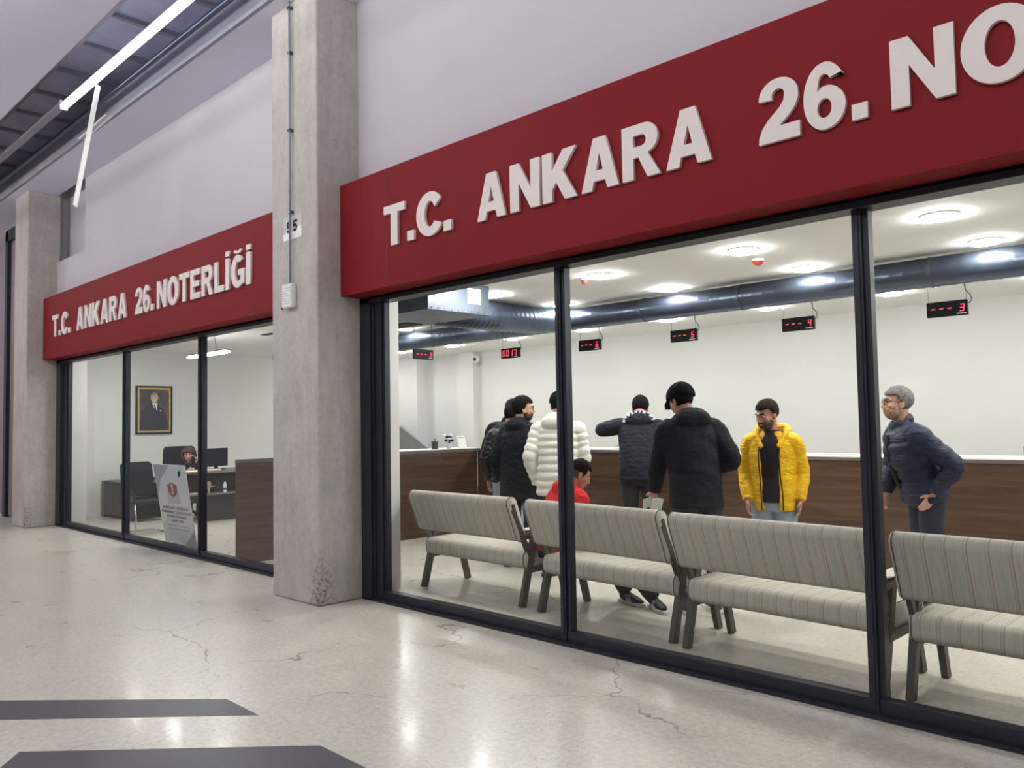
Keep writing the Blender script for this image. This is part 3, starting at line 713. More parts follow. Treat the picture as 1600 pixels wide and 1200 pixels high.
t = thing('card_reader', 'dark card terminal tilted on the counter at the right picture edge', 'card terminal', (-1.66, 3.86, 1.1215), 0.2)
bm = bmesh.new(); prism(bm, [(0, 0.0), (0.20, 0.0), (0.20, 0.03), (0.02, 0.115), (0, 0.10)], 0, 0.09, 'y'); obj('body', bm, 'darkgrey', t, bevel=0.004)
bm = bmesh.new(); prism(bm, [(0.03, 0.111), (0.10, 0.078), (0.101, 0.080), (0.031, 0.113)], 0.01, 0.08, 'y'); obj('screen', bm, 'black', t)
# glass balustrade of a stair at the back left
t = thing('stair_balustrade', 'grey glazed stair balustrade with sloping rail behind the counter wing', 'balustrade', (-12.9, 6.1, 0))
bm = bmesh.new(); prism(bm, [(-0.7, 0.0), (2.15, 0.0), (2.15, 0.25), (-0.2, 1.43), (-0.7, 1.43)], 0, 0.03, 'y'); obj('panel', bm, plain('smoked_panel', srgb(120, 120, 124), 0.2), t)
bm = bmesh.new(); tube(bm, [(-0.7, 0.015, 1.45), (-0.2, 0.015, 1.45), (2.15, 0.015, 0.27)], [0.025] * 3, 10, smooth_pts=False); obj('handrail', bm, 'darksteel', t)

# ================================================================ BENCHES
def rounded(w, h, r, n=6):
    pts = []
    for cx, cy, a in ((w / 2 - r, h / 2 - r, 0), (-w / 2 + r, h / 2 - r, 90), (-w / 2 + r, -h / 2 + r, 180), (w / 2 - r, -h / 2 + r, 270)):
        pts += [(cx + r * math.cos(math.radians(a + 90 * i / n)), cy + r * math.sin(math.radians(a + 90 * i / n))) for i in range(n + 1)]
    return pts
def cushion(pts, x0, x1, crown=0.012):
    """pts in (y,z), swept along x with softened ends"""
    bm = bmesh.new(); cy = sum(p[0] for p in pts) / len(pts); cz = sum(p[1] for p in pts) / len(pts)
    st = [(x0, 0.90), (x0 + 0.006, 0.965), (x0 + 0.02, 1.0)] + [(x0 + 0.02 + (x1 - x0 - 0.04) * i / 14, 1.0) for i in range(1, 14)] + [(x1 - 0.02, 1.0), (x1 - 0.006, 0.965), (x1, 0.90)]
    rings = [[bm.verts.new((x, cy + (p[0] - cy) * (1 - (1 - k) * 0.35 * 1.0), cz + (p[1] - cz) * (1 - (1 - k) * 0.35))) for p in pts] for x, k in st]
    n = len(pts)
    for a, b in zip(rings, rings[1:]):
        for i in range(n): bm.faces.new((a[i], a[(i + 1) % n], b[(i + 1) % n], b[i]))
    bm.faces.new(rings[0]); bm.faces.new(rings[-1][::-1]); return bm
def bar(bm, p, q, w, d, side=(1, 0, 0)):
    tube(bm, [p, q], [(w / 2 * 1.414, d / 2 * 1.414)] * 2, 4, side=Vector(side), smooth_pts=False)
def rbar(p, q, wx, wy):
    """rectangular bar with its faces along x and across"""
    bm = bmesh.new(); P, Q = Vector(p), Vector(q); t = (Q - P).normalized(); a = Vector((1, 0, 0)); b = t.cross(a).normalized()
    vs = []
    for C0 in (P, Q): vs.append([bm.verts.new(C0 + a * sx * wx / 2 + b * sy * wy / 2) for sx, sy in ((-1, -1), (1, -1), (1, 1), (-1, 1))])
    for i in range(4): bm.faces.new((vs[0][i], vs[0][(i + 1) % 4], vs[1][(i + 1) % 4], vs[1][i]))
    bm.faces.new(vs[0]); bm.faces.new(vs[1][::-1]); return bm
def make_bench(label):
    t = thing('waiting_bench', label, 'bench', (0, 0, 0), 0, 'padded waiting benches along the window')
    L = 1.27
    for x in (0.0, L):
        obj('leg', rbar((x, 0.0, 0.0), (x, 0.165, 0.60), 0.04, 0.062), 'leg', t, bevel=0.003)
        obj('leg', rbar((x, 0.54, 0.0), (x, 0.42, 0.44), 0.04, 0.055), 'leg', t, bevel=0.003)
        o = obj('armrest', rbar((x, -0.02, 0.565), (x, 0.42, 0.60), 0.05, 0.04), 'leg', t, bevel=0.003)
        bm = bmesh.new(); tube(bm, [(x, 0.03, 0.618), (x, 0.06, 0.622), (x, 0.34, 0.636), (x, 0.40, 0.638)], [(0.02, 0.008), (0.045, 0.009), (0.045, 0.009), (0.03, 0.008)], 14, side=(1, 0, 0)); obj('armrest_pad', bm, 'armpad', o, smooth=True)
        obj('side_rail', rbar((x, 0.06, 0.29), (x, 0.50, 0.30), 0.045, 0.05), 'leg', t, bevel=0.003)
        obj('back_support', rbar((x, 0.13, 0.34), (x, -0.10, 0.80), 0.03, 0.045), 'leg', t, bevel=0.003)
    # seat cushion
    pts = [(0.30 + a, 0.366 + b + 0.016 * (1 if b > 0 else 0)) for a, b in rounded(0.55, 0.135, 0.055)]
    st = obj('seat', cushion(pts, -0.035 + 0.025, L + 0.035 - 0.025), 'fabric', t, smooth=True)
    for x in (0.004, L - 0.004):
        bm = bmesh.new(); pp = [(x, 0.30 + (a) * 1.004, 0.366 + b * 1.01 + 0.016 * (1 if b > 0 else 0)) for a, b in rounded(0.55, 0.135, 0.055)]; pp.append(pp[0])
        tube(bm, pp, [0.0035] * len(pp), 6, smooth_pts=False); obj('piping', bm, 'piping', st)
    # backrest cushion: tilted away from the seat towards the window
    ang = math.radians(21); c, s = math.cos(ang), math.sin(ang)
    def tr(a, b): return (-0.055 + a * c - b * s, 0.715 + a * s + b * c)
    prof = rounded(0.105, 0.385, 0.05)
    bk = obj('backrest', cushion([tr(a, b) for a, b in prof], -0.024, L + 0.012), 'fabric', t, smooth=True)
    for x, sg in ((-0.024, -1), (L + 0.012, 1)):
        bm = bmesh.new(); q = [tr(a, b) for a, b in rounded(0.034, 0.27, 0.008, 2)]; prism(bm, q, x - 0.004, x + 0.004, 'x'); obj('end_plate', bm, 'leg', bk)
        bm = bmesh.new(); pp = [(x - sg * 0.014,) + tr(a * 1.0, b * 1.0) for a, b in rounded(0.107, 0.388, 0.05)]; pp.append(pp[0]); tube(bm, pp, [0.0035] * len(pp), 6, smooth_pts=False); obj('piping', bm, 'piping', bk)
    return t
b0 = make_bench('striped beige bench at the left end, next to the white pier')
b0.location = (-5.83, 0.67, 0); b0.rotation_euler = (0, 0, math.radians(-1.2))
dup(b0, (-4.325, 0.615, 0), math.radians(-3.6), 'striped beige bench behind the left mullion, where the red hoodie sits')
dup(b0, (-2.92, 0.485, 0), math.radians(-3.2), 'striped beige bench in front of the yellow jacket')
dup(b0, (-1.508, 0.40, 0), math.radians(-2.0), 'striped beige bench cut by the right picture edge')
# ================================================================ LEFT OFFICE
t = thing('portrait_picture', 'gold framed portrait of a man in a dark suit on the left office wall', 'picture', (-14.995, 1.55, 1.41))
W_, H_ = 0.66, 0.88
obj('frame', B(((0, 0, 0), (0.035, W_, 0.03)), ((0, 0, H_ - 0.03), (0.035, W_, H_)), ((0, 0, 0.03), (0.035, 0.03, H_ - 0.03)), ((0, W_ - 0.03, 0.03), (0.035, W_, H_ - 0.03))), 'black', t, bevel=0.004)
obj('gold_slip', B(((0, 0.03, 0.03), (0.028, W_ - 0.03, 0.065)), ((0, 0.03, H_ - 0.065), (0.028, W_ - 0.03, H_ - 0.03)), ((0, 0.03, 0.065), (0.028, 0.065, H_ - 0.065)), ((0, W_ - 0.065, 0.065), (0.028, W_ - 0.03, H_ - 0.065))), 'gold', t, bevel=0.004)
a = NT('portrait_backdrop'); a.set(0.4); a.color(a.ramp(a.noise(a.co(), 2.5, 2), [(0.3, srgb(30, 28, 26)), (0.7, srgb(104, 82, 62))])); MT['pbg'] = a.m
pc = obj('canvas', B(((0, 0.05, 0.05), (0.012, W_ - 0.05, H_ - 0.05))), 'pbg', t)
def flat(name, pts, x, mat): bm = bmesh.new(); prism(bm, pts, x, x + 0.0012, 'x'); return obj(name, bm, mat, pc)
flat('painted_suit', [(0.08, 0.06), (0.58, 0.06), (0.575, 0.24), (0.54, 0.42), (0.44, 0.50), (0.37, 0.56), (0.29, 0.56), (0.20, 0.51), (0.10, 0.42)], 0.0122, plain('painted_suit', srgb(26, 26, 36), 0.5))
flat('painted_shirt', [(0.29, 0.57), (0.39, 0.57), (0.375, 0.43), (0.345, 0.46)], 0.0134, 'paper')
flat('painted_tie', [(0.328, 0.54), (0.352, 0.54), (0.368, 0.43), (0.345, 0.45)], 0.0146, 'black')
flat('painted_head', arc(0.335, 0.665, 0.066, 0.088, 0, 360, 28)[:-1], 0.0146, plain('painted_skin', srgb(214, 186, 160), 0.5))
flat('painted_hair', arc(0.335, 0.70, 0.068, 0.062, 20, 190, 16), 0.0158, plain('painted_hair', srgb(150, 126, 96), 0.5))
flat('painted_brow', [(0.295, 0.672), (0.325, 0.676), (0.325, 0.683), (0.295, 0.68)], 0.0158, 'hair_brown'); flat('painted_brow', [(0.345, 0.676), (0.378, 0.672), (0.378, 0.68), (0.345, 0.683)], 0.0158, 'hair_brown')
flat('painted_mouth', [(0.318, 0.622), (0.352, 0.622), (0.352, 0.627), (0.318, 0.627)], 0.0158, 'lip')
flat('painted_handkerchief', [(0.435, 0.415), (0.465, 0.41), (0.46, 0.435), (0.437, 0.43)], 0.0134, 'paper')

t = thing('low_cabinet', 'low black lacquered cabinet with papers on it at the left wall', 'cabinet', (-14.9, 0.98, 0))
obj('carcass', B(((0.03, 0.01, 0.05), (1.45, 0.48, 0.60))), 'gloss', t, bevel=0.004)
obj('side_panel', B(((-0.07, 0.0, 0.0), (0.03, 0.49, 0.62))), 'desktop', t, bevel=0.003)
obj('cabinet_top', B(((0.03, -0.005, 0.60), (1.47, 0.49, 0.62))), 'gloss', t)
for i in range(3):
    obj('door', B(((0.05 + i * 0.475, -0.004, 0.07), (0.51 + i * 0.475, 0.01, 0.585))), 'gloss', t)
t = thing('document_box', 'dark flat box covered with loose papers on the low cabinet', 'box', (-14.35, 1.12, 0.6205), 0.1)
obj('tray', B(((0, 0, 0), (0.52, 0.28, 0.07))), 'deskdark', t, bevel=0.004)
sheets(-14.15, 1.26, 0.6905, 9, 'untidy heap of white papers on the dark flat box', rz=1.3)
sheets(-13.65, 1.22, 0.6205, 7, 'white papers lying right of the dark flat box', rz=1.0)
# manager desk
t = thing('office_desk', 'dark grey office desk with open shelf facing the wooden counter', 'desk', (-12.35, 1.25, 0))
obj('desk_top', B(((-0.85, 0, 0.78), (0, 2.2, 0.815))), 'desktop', t, bevel=0.003)
obj('back_board', B(((-0.35, 0.05, 0.30), (-0.33, 2.15, 0.78))), 'deskdark', t)
obj('shelf', B(((-0.34, 0.05, 0.44), (-0.01, 2.15, 0.465))), 'desktop', t)
obj('lower_panel', B(((-0.30, 0.45, 0.0), (-0.28, 2.15, 0.44))), 'deskdark', t)
for y in (0.0, 2.16): obj('side_panel', B(((-0.36, y, 0.0 if y else 0.44), (-0.0, y + 0.04, 0.78))), 'deskdark', t)
obj('drawer_unit', B(((-0.8, 1.55, 0.0), (-0.38, 2.1, 0.62))), 'deskdark', t)
t = thing('monitor', 'black monitor turned away on the office desk beside the woman', 'monitor', (-12.85, 2.05, 0.8155), 0.35)
obj('screen_panel', B(((-0.02, -0.24, 0.05), (0.015, 0.24, 0.35))), 'black', t, bevel=0.006); obj('stand', B(((-0.03, -0.03, 0.0), (0.0, 0.03, 0.2))), 'black', t); obj('foot', B(((-0.09, -0.11, 0), (0.07, 0.11, 0.012))), 'black', t)
t = thing('desk_telephone', 'black desk telephone with keys on the office desk', 'telephone', (-12.60, 2.55, 0.8155), 0.1)
bm = bmesh.new(); prism(bm, [(-0.1, 0), (0.1, 0), (0.1, 0.03), (-0.1, 0.075)], 0, 0.2, 'y'); obj('phone_base', bm, 'black', t, bevel=0.004)
bm = bmesh.new(); tube(bm, [(-0.09, 0.04, 0.095), (0, 0.04, 0.085), (0.09, 0.04, 0.06)], [0.024, 0.016, 0.024], 10); obj('handset', bm, 'black', t, smooth=True)
mug(-12.5, 2.45, 0.8155, 'pen cup with a pen beside the desk telephone')
t = thing('document_tray', 'black document tray at the far end of the office desk', 'tray', (-12.6, 2.95, 0.8155)); obj('tray', B(((-0.12, 0, 0), (0.12, 0.32, 0.012)), ((-0.12, 0, 0.012), (-0.108, 0.32, 0.08)), ((-0.12, 0.31, 0.012), (0.12, 0.32, 0.08))), 'black', t)
t = thing('keyboard', 'pale keyboard on the office desk in front of the woman', 'keyboard', (-12.62, 1.62, 0.8155), 0.0)
obj('key_bed', B(((-0.07, 0, 0), (0.07, 0.36, 0.018))), 'white', t, bevel=0.003)
sheets(-12.42, 1.42, 0.8155, 5, 'white papers at the near corner of the office desk', rz=1.5)
sheets(-12.5, 1.45, 0.4655, 5, 'white papers on the open desk shelf', 0.2, 0.28, rz=0.05)
t = thing('bottle', 'small white labelled bottle standing on the desk shelf', 'bottle', (-12.42, 1.98, 0.4655))
bm = bmesh.new(); tube(bm, [(0, 0, 0), (0, 0, 0.13), (0, 0, 0.15), (0, 0, 0.17)], [0.027, 0.027, 0.014, 0.012], 14, smooth_pts=False); obj('bottle_body', bm, 'white', t, smooth=False)
bm = bmesh.new(); cyl(bm, (0, 0, 0.17), (0, 0, 0.20), 0.014, 12); obj('cap', bm, 'deskdark', t)
bm = bmesh.new(); cyl(bm, (0, 0, 0.04), (0, 0, 0.07), 0.0275, 14); obj('label_band', bm, 'darkgrey', t)
t = thing('bowl_dish', 'pale footed dish with a small ornament on the desk shelf', 'dish', (-12.44, 1.72, 0.4655))
bm = bmesh.new(); tube(bm, [(0, 0, 0), (0, 0, 0.01), (0, 0, 0.09), (0, 0, 0.11)], [0.04, 0.012, 0.02, 0.1], 18, smooth_pts=False); obj('dish', bm, 'armpad', t)
bm = bmesh.new(); ell(bm, (0, 0, 0.14), (0.04, 0.04, 0.045)); obj('ornament', bm, 'skin_pale', t, smooth=True)
t = thing('folder_stack', 'yellow box folder lying on the desk shelf under papers', 'folder', (-12.42, 2.30, 0.4655)); obj('folder', B(((-0.15, 0, 0), (0.1, 0.5, 0.07))), 'yellowpaper', t, bevel=0.003)
t = thing('folder_stack', 'pale yellow folder lying on top of the yellow box folder', 'folder', (-12.40, 2.26, 0.536), 0.1); obj('folder', B(((-0.15, 0, 0), (0.1, 0.45, 0.03))), plain('pale_yellow', srgb(226, 224, 170), 0.6), t)
# office chairs
def swivel(loc, rz, label):
    t = thing('office_chair', label, 'office chair', loc, rz)
    # local: person faces +y
    bm = bmesh.new(); prof = [(-0.30, 0.52), (0.30, 0.52), (0.27, 1.17), (0.22, 1.20), (-0.22, 1.20), (-0.27, 1.17)]
    prism(bm, prof, -0.36, -0.28, 'y'); obj('backrest', bm, 'black', t, bevel=0.03)
    obj('seat', B(((-0.27, -0.27, 0.42), (0.27, 0.26, 0.52))), 'black', t, bevel=0.03)
    bm = bmesh.new(); cyl(bm, (0, 0, 0.08), (0, 0, 0.42), 0.03, 14); obj('gas_lift', bm, 'chrome', t)
    for i in range(5):
        a = i * 2 * PI / 5; bm = bmesh.new(); tube(bm, [(0, 0, 0.11), (0.28 * math.cos(a), 0.28 * math.sin(a), 0.07)], [0.03, 0.018], 8, smooth_pts=False); lg = obj('leg', bm, 'black', t)
        bm = bmesh.new(); ell(bm, (0.28 * math.cos(a), 0.28 * math.sin(a), 0.03), (0.03, 0.03, 0.03), u=10, v=6); obj('castor', bm, 'black', lg, smooth=True)
    for s in (-1, 1):
        bm = bmesh.new(); tube(bm, [(s * 0.28, -0.2, 0.5), (s * 0.31, -0.1, 0.70), (s * 0.31, 0.15, 0.70)], [0.018] * 3, 8); obj('armrest', bm, 'black', t, smooth=True)
    return t
swivel((-13.42, 1.81, 0), -PI / 2, 'high backed black executive chair behind the office desk')
t = thing('visitor_chair', 'black mesh visitor chair with chrome cantilever base near the window', 'chair', (-11.98, 0.56, 0), -PI / 2)
bm = bmesh.new(); prism(bm, [(-0.24, 0.55), (0.24, 0.55), (0.23, 1.0), (0.18, 1.04), (-0.18, 1.04), (-0.23, 1.0)], 0, 0.025, 'y'); o = obj('backrest', bm, 'black', t, bevel=0.01); o.rotation_euler = (0.22, 0, 0); o.location = (0, -0.26 + 0.1, 0.0)
obj('seat', B(((-0.24, -0.22, 0.43), (0.24, 0.25, 0.48))), 'black', t, bevel=0.02)
for i in range(4):
    o = obj('back_slat', B(((-0.2, 0, 0.50 + 0.035 * i), (0.2, 0.012, 0.515 + 0.035 * i))), 'darkgrey', t); o.location = (0, -0.29, 0)
bm = bmesh.new(); tube(bm, [(-0.24, 0.24, 0.44), (-0.24, 0.27, 0.25), (-0.24, 0.27, 0.02), (-0.24, -0.05, 0.012), (-0.24, -0.30, 0.012), (0.24, -0.30, 0.012), (0.24, -0.05, 0.012), (0.24, 0.27, 0.02), (0.24, 0.27, 0.25), (0.24, 0.24, 0.44)], [0.012] * 10, 8, smooth_pts=False); obj('cantilever_base', bm, 'chrome', t, smooth=True)
for s in (-1, 1):
    bm = bmesh.new(); tube(bm, [(s * 0.25, -0.24, 0.62), (s * 0.27, 0.0, 0.66), (s * 0.26, 0.2, 0.60), (s * 0.25, 0.24, 0.45)], [0.014] * 4, 8); obj('armrest', bm, 'black', t, smooth=True)
# notice board leaning at the window
t = thing('notice_board', 'tall grey notice board with a red warning shield leaning inside the left window', 'notice board', (-10.66, 0.30, 0.0))
BW, BH = 0.93, 1.06
bt = sempty('x'); bpy.data.objects.remove(bt)
tilt = math.atan2(0.17, BH)
def onb(name, bm, mat, par=None, y=0):
    o = obj(name, bm, mat, par or t)
    if par is None: o.rotation_euler = (tilt, 0, 0)
    return o
brd = onb('board', B(((0, 0.0, 0), (BW, 0.012, BH))), plain('silver_board', srgb(196, 198, 202), 0.35, 0.1, var=0.04))
def onface(name, pts, mat, e=0.0012): bm = bmesh.new(); prism(bm, pts, -e, 0, 'y'); return obj(name, bm, mat, brd)
def onface2(n, pts, mat, e=0.0012): return onface(n, [(p[0] if p[0] in (0, BW) else p[0] * 1.55, p[1]) for p in pts], mat, e)
onface2('grey_corner', [(0, BH), (0, 0.62), (0.1, 0.86), (0.32, BH)], plain('grey_print', srgb(146, 148, 154), 0.35))  # flat grey wedges across two corners of the board
onface2('grey_corner', [(BW, 0.0), (BW, 0.26), (0.50, 0.14), (0.34, 0.0)], plain('grey_print2', srgb(142, 142, 142), 0.35))
onface2('printed_envelope', [(0.20, 0.56), (0.42, 0.56), (0.42, 0.72), (0.31, 0.78), (0.20, 0.72)], plain('grey_envelope', srgb(170, 168, 168), 0.4))
onface2('printed_shield', [(0.22, 0.80), (0.30, 0.83), (0.31, 0.835), (0.32, 0.83), (0.40, 0.80), (0.395, 0.72), (0.36, 0.67), (0.31, 0.64), (0.26, 0.67), (0.225, 0.72)], plain('dark_red_print', srgb(120, 34, 36), 0.4), 0.002)
onface2('exclamation_mark', [(0.297, 0.81), (0.323, 0.81), (0.317, 0.72), (0.303, 0.72)], 'paper', 0.003)
onface2('exclamation_mark', [(0.301, 0.705), (0.319, 0.705), (0.319, 0.685), (0.301, 0.685)], 'paper', 0.003)
onface2('printed_logo', [(0.46, 0.90), (0.50, 0.93), (0.51, 0.98), (0.49, 1.0), (0.46, 0.97)], 'black', 0.002)
def text(s, x, z, size, mat, parent, sx=1.0, align='LEFT'):
    cu = bpy.data.curves.new('printed_text', 'FONT'); cu.body = s; cu.size = size; cu.extrude = 0.0004; cu.offset = size * 0.018; cu.align_x = align
    o = meshed('printed_text', cu, mat); o.parent = parent; o.rotation_euler = (PI / 2, 0, 0); o.location = (x, -0.0016, z); o.scale = (sx, 1, 1); return o
MT['print'] = plain('brown_print', srgb(96, 66, 60), 0.5)
for s, z in (('SAYIN İLGİLİ YETKİLİLER', 0.485), ('NUMARANIZ TUTULU OLAN', 0.43), ('LÜTFEN POSTANIZI', 0.375), ('ALINIZ. VAR', 0.32)): text(s, 0.48, z, 0.048, 'print', brd, 1.35, 'CENTER')
for z in (0.27, 0.225): onface2('print_line', [(0.10, z), (0.52, z), (0.52, z + 0.006), (0.10, z + 0.006)], 'print')
#PEOPLE#

# ================================================================ PEOPLE
def rotx(a): return Matrix.Rotation(a, 3, 'X')
def rotz(a): return Matrix.Rotation(a, 3, 'Z')
def remesh(o, vox, smooth=2, disp=0.0, dscale=0.12):
    m = o.modifiers.new('union', 'REMESH'); m.mode = 'VOXEL'; m.voxel_size = vox; m.use_smooth_shade = True
    if smooth:
        q = o.modifiers.new('soften', 'SMOOTH'); q.iterations = smooth; q.factor = 0.5
    if disp:
        tx = bpy.data.textures.new('folds', 'CLOUDS'); tx.noise_scale = dscale; tx.noise_depth = 2
        d = o.modifiers.new('folds', 'DISPLACE'); d.texture = tx; d.strength = disp; d.mid_level = 0.5; d.texture_coords = 'LOCAL'
    return o
def hand(bm, wr, d, n, s, curl=0.5, side=1):
    """palm, four bent fingers and a thumb; d along the hand, n out of the palm, side=+1 thumb to d x n"""
    d = d.normalized(); n = (n - d * n.dot(d)).normalized(); w = d.cross(n) * side; wr = Vector(wr)
    tube(bm, [wr - d * 0.02, wr + d * 0.015 * s, wr + d * 0.05 * s, wr + d * 0.085 * s], [(0.026 * s, 0.02 * s), (0.03 * s, 0.017 * s), (0.04 * s, 0.016 * s), (0.038 * s, 0.013 * s)], 14, side=w)
    for i, (off, ln) in enumerate(((0.029, 0.070), (0.010, 0.080), (-0.010, 0.075), (-0.029, 0.060))):
        b = wr + d * (0.082 - 0.004 * abs(i - 1)) * s + w * off * s; c = curl * (1 + 0.12 * i); p = [b - d * 0.012 * s]; dirv = d + w * off * 1.2
        p.append(b); q = b
        for j in range(3):
            a = c * (j + 0.35) * 0.62; v = dirv * math.cos(a) + n * math.sin(a); q = q + v.normalized() * ln * s * (0.44, 0.32, 0.24)[j]; p.append(q)
        tube(bm, p, [0.0095 * s, 0.0095 * s, 0.009 * s, 0.0085 * s, 0.0065 * s], 8, ds=0.02)
    b = wr + d * 0.022 * s + w * 0.026 * s
    tube(bm, [b, b + (d * 0.7 + w * 0.75 + n * 0.25).normalized() * 0.034 * s, b + (d * 0.7 + w * 0.75 + n * 0.25).normalized() * 0.034 * s + (d * 0.9 + w * 0.25 + n * 0.4).normalized() * 0.032 * s], [0.014 * s, 0.0115 * s, 0.008 * s], 8, ds=0.02)
class Body: pass
def person(label, loc, face, H=1.75, lean=0.0, twist=0.0, head=(0.0, 0.0), arms=None, legs=None, sit=False, hipz=None, style=None, bend=None, hands=(0.4, 0.4), palm=None, build=1.0):
    """face: world direction (x,y) the body faces. head=(yaw left+, pitch down+) relative to the chest, radians.
    arms: ((elbow),(wrist)) for left and right in local coordinates (x right, y forward, z up), for a 1.75 m figure."""
    st = style; s = H / 1.75
    rz = math.atan2(face[1], face[0]) - PI / 2
    root = thing('person', label, 'person', loc, rz, None)
    hz = (hipz if hipz else 0.93)
    P = lambda *p: Vector(p) * s
    hip = Vector((0, 0, hz))
    def T(p, k=1.0):        # leans the upper body about the hip, more towards the shoulders
        v = Vector(p) - hip; f = max(0.0, min(1.0, v.z / 0.30)) * k
        return (rotz(twist * f) @ (rotx(-lean * (0.55 + 0.45 * f) if v.z > 0 else 0.0) @ v) + hip) * s
    dz = hz - 0.93
    def Z(x, y, z): return T((x, y, z + dz))
    b = Body(); b.root = root; b.s = s; b.T = T; b.Z = Z
    shoulders = [Z(-0.185 * build, 0, 1.42), Z(0.185 * build, 0, 1.42)]
    neck0 = Z(0, -0.005, 1.45); up = (Z(0, 0, 1.5) - Z(0, 0, 1.3)).normalized()
    hd = rotz(twist) @ rotz(head[0]); hp = head[1]
    R = (hd @ rotx(-hp)); hup = R @ Vector((0, 0, 1)); hfw = R @ Vector((0, 1, 0)); hrt = R @ Vector((1, 0, 0))
    neckdir = (up + hup).normalized()
    hc = neck0 + neckdir * 0.135 * s + hup * 0.055 * s + hfw * 0.018 * s
    HM = Matrix((hrt, hfw, hup)).transposed()
    def HP(x, y, z): return hc + HM @ (Vector((x, y, z)) * s * 1.03)
    b.HP, b.HM, b.hc = HP, HM, hc
    if arms is None: arms = (((-0.255, -0.03, 1.14), (-0.27, 0.07, 0.90)), ((0.255, -0.03, 1.14), (0.27, 0.07, 0.90)))
    AR = [[Vector(q) * s for q in a] for a in arms]
    if legs is None: legs = (((-0.105, 0.02, 0.50), (-0.12, -0.03, 0.085)), ((0.105, 0.02, 0.50), (0.12, -0.03, 0.085)))
    LG = [[Vector(q) * s for q in a] for a in legs]
    hips = [P(-0.095, 0, hz - 0.03), P(0.095, 0, hz - 0.03)]
    sk = st.get('skin', 'skin'); bm = bmesh.new()
    # trunk, neck, head in one surface
    tube(bm, [Z(0, 0, 0.86), Z(0, 0, 0.95), Z(0, 0, 1.08), Z(0, 0.005, 1.25), Z(0, 0, 1.38), Z(0, -0.005, 1.44)], [(0.13 * s, 0.09 * s), (0.15 * s, 0.10 * s), (0.135 * s, 0.09 * s), (0.155 * s, 0.10 * s), (0.16 * s, 0.085 * s), (0.08 * s, 0.06 * s)], 20, side=Z(1, 0, 1.2) - Z(0, 0, 1.2))
    tube(bm, [neck0 - up * 0.03 * s, neck0 + neckdir * 0.05 * s, HP(0, -0.02, -0.05)], [(0.062 * s, 0.06 * s), (0.056 * s, 0.058 * s), (0.056 * s, 0.06 * s)], 16, side=hrt)
    S = 1.03 * s
    ell(bm, HP(0, -0.012, 0.03), (0.076 * S, 0.096 * S, 0.092 * S), HM, 28, 18)
    ell(bm, HP(0, 0.028, -0.025), (0.066 * S, 0.068 * S, 0.085 * S), HM, 28, 18)
    ell(bm, HP(0, 0.040, -0.072), (0.050 * S, 0.048 * S, 0.042 * S), HM, 20, 12)
    ell(bm, HP(0, 0.074, -0.094), (0.022 * S, 0.016 * S, 0.018 * S), HM, 14, 8)
    tube(bm, [HP(-0.052, 0.064, 0.024), HP(-0.02, 0.089, 0.026), HP(0.02, 0.089, 0.026), HP(0.052, 0.064, 0.024)], [0.009 * S, 0.012 * S, 0.012 * S, 0.009 * S], 8)
    tube(bm, [HP(0, 0.086, 0.018), HP(0, 0.102, -0.006), HP(0, 0.112, -0.028), HP(0, 0.098, -0.038)], [0.008 * S, 0.0095 * S, 0.013 * S, 0.010 * S], 10)
    for q in (-1, 1):
        ell(bm, HP(q * 0.0115, 0.098, -0.033), (0.010 * S, 0.010 * S, 0.008 * S), HM, 10, 6)
        ell(bm, HP(q * 0.043, 0.062, -0.022), (0.022 * S, 0.022 * S, 0.022 * S), HM, 14, 8)
        Me = HM @ rotz(q * 0.35); ell(bm, HP(q * 0.079, -0.006, -0.008), (0.007 * S, 0.020 * S, 0.033 * S), Me, 14, 10)
        ell(bm, HP(q * 0.077, -0.002, -0.034), (0.008 * S, 0.012 * S, 0.013 * S), Me, 10, 8)
    tube(bm, [HP(-0.024, 0.084, -0.062), HP(0, 0.093, -0.060), HP(0.024, 0.084, -0.062)], [0.005 * S, 0.0075 * S, 0.005 * S], 8)
    tube(bm, [HP(-0.02, 0.083, -0.070), HP(0, 0.091, -0.071), HP(0.02, 0.083, -0.070)], [0.005 * S, 0.008 * S, 0.005 * S], 8)
    for i in (0, 1):
        q = -1 if i == 0 else 1; sh = shoulders[i]; e, wv = AR[i]
        tube(bm, [Z(q * 0.06, 0, 1.40), sh, sh * 0.5 + e * 0.5, e], [0.05 * s, 0.052 * s, 0.045 * s, 0.036 * s], 14)
        tube(bm, [e, e * 0.6 + wv * 0.4, wv], [0.036 * s, 0.038 * s, 0.025 * s], 14)
        pd = palm[i] if palm and palm[i] is not None else Vector((-q, 0.1, 0))
        hand(bm, wv, wv - e, Vector(pd), s, hands[i], side=(1 if ((wv - e).cross(Vector(pd))).dot(Vector((0, 1, 0.2))) > 0 else -1))
        k, an = LG[i]
        tube(bm, [hips[i], hips[i] * 0.5 + k * 0.5, k], [0.085 * s, 0.075 * s, 0.052 * s], 16)
        tube(bm, [k, k * 0.65 + an * 0.35, an], [0.052 * s, 0.052 * s, 0.034 * s], 14)
        ff = Vector(st.get('feet', ((0, 1), (0, 1)))[i] + (0,)).normalized(); ell(bm, an + (Vector((0, 0, -0.035)) + ff * 0.02) * s, (0.034 * s, 0.036 * s, 0.03 * s))
    remesh(obj('body', bm, sk, root), 0.0058, 2)
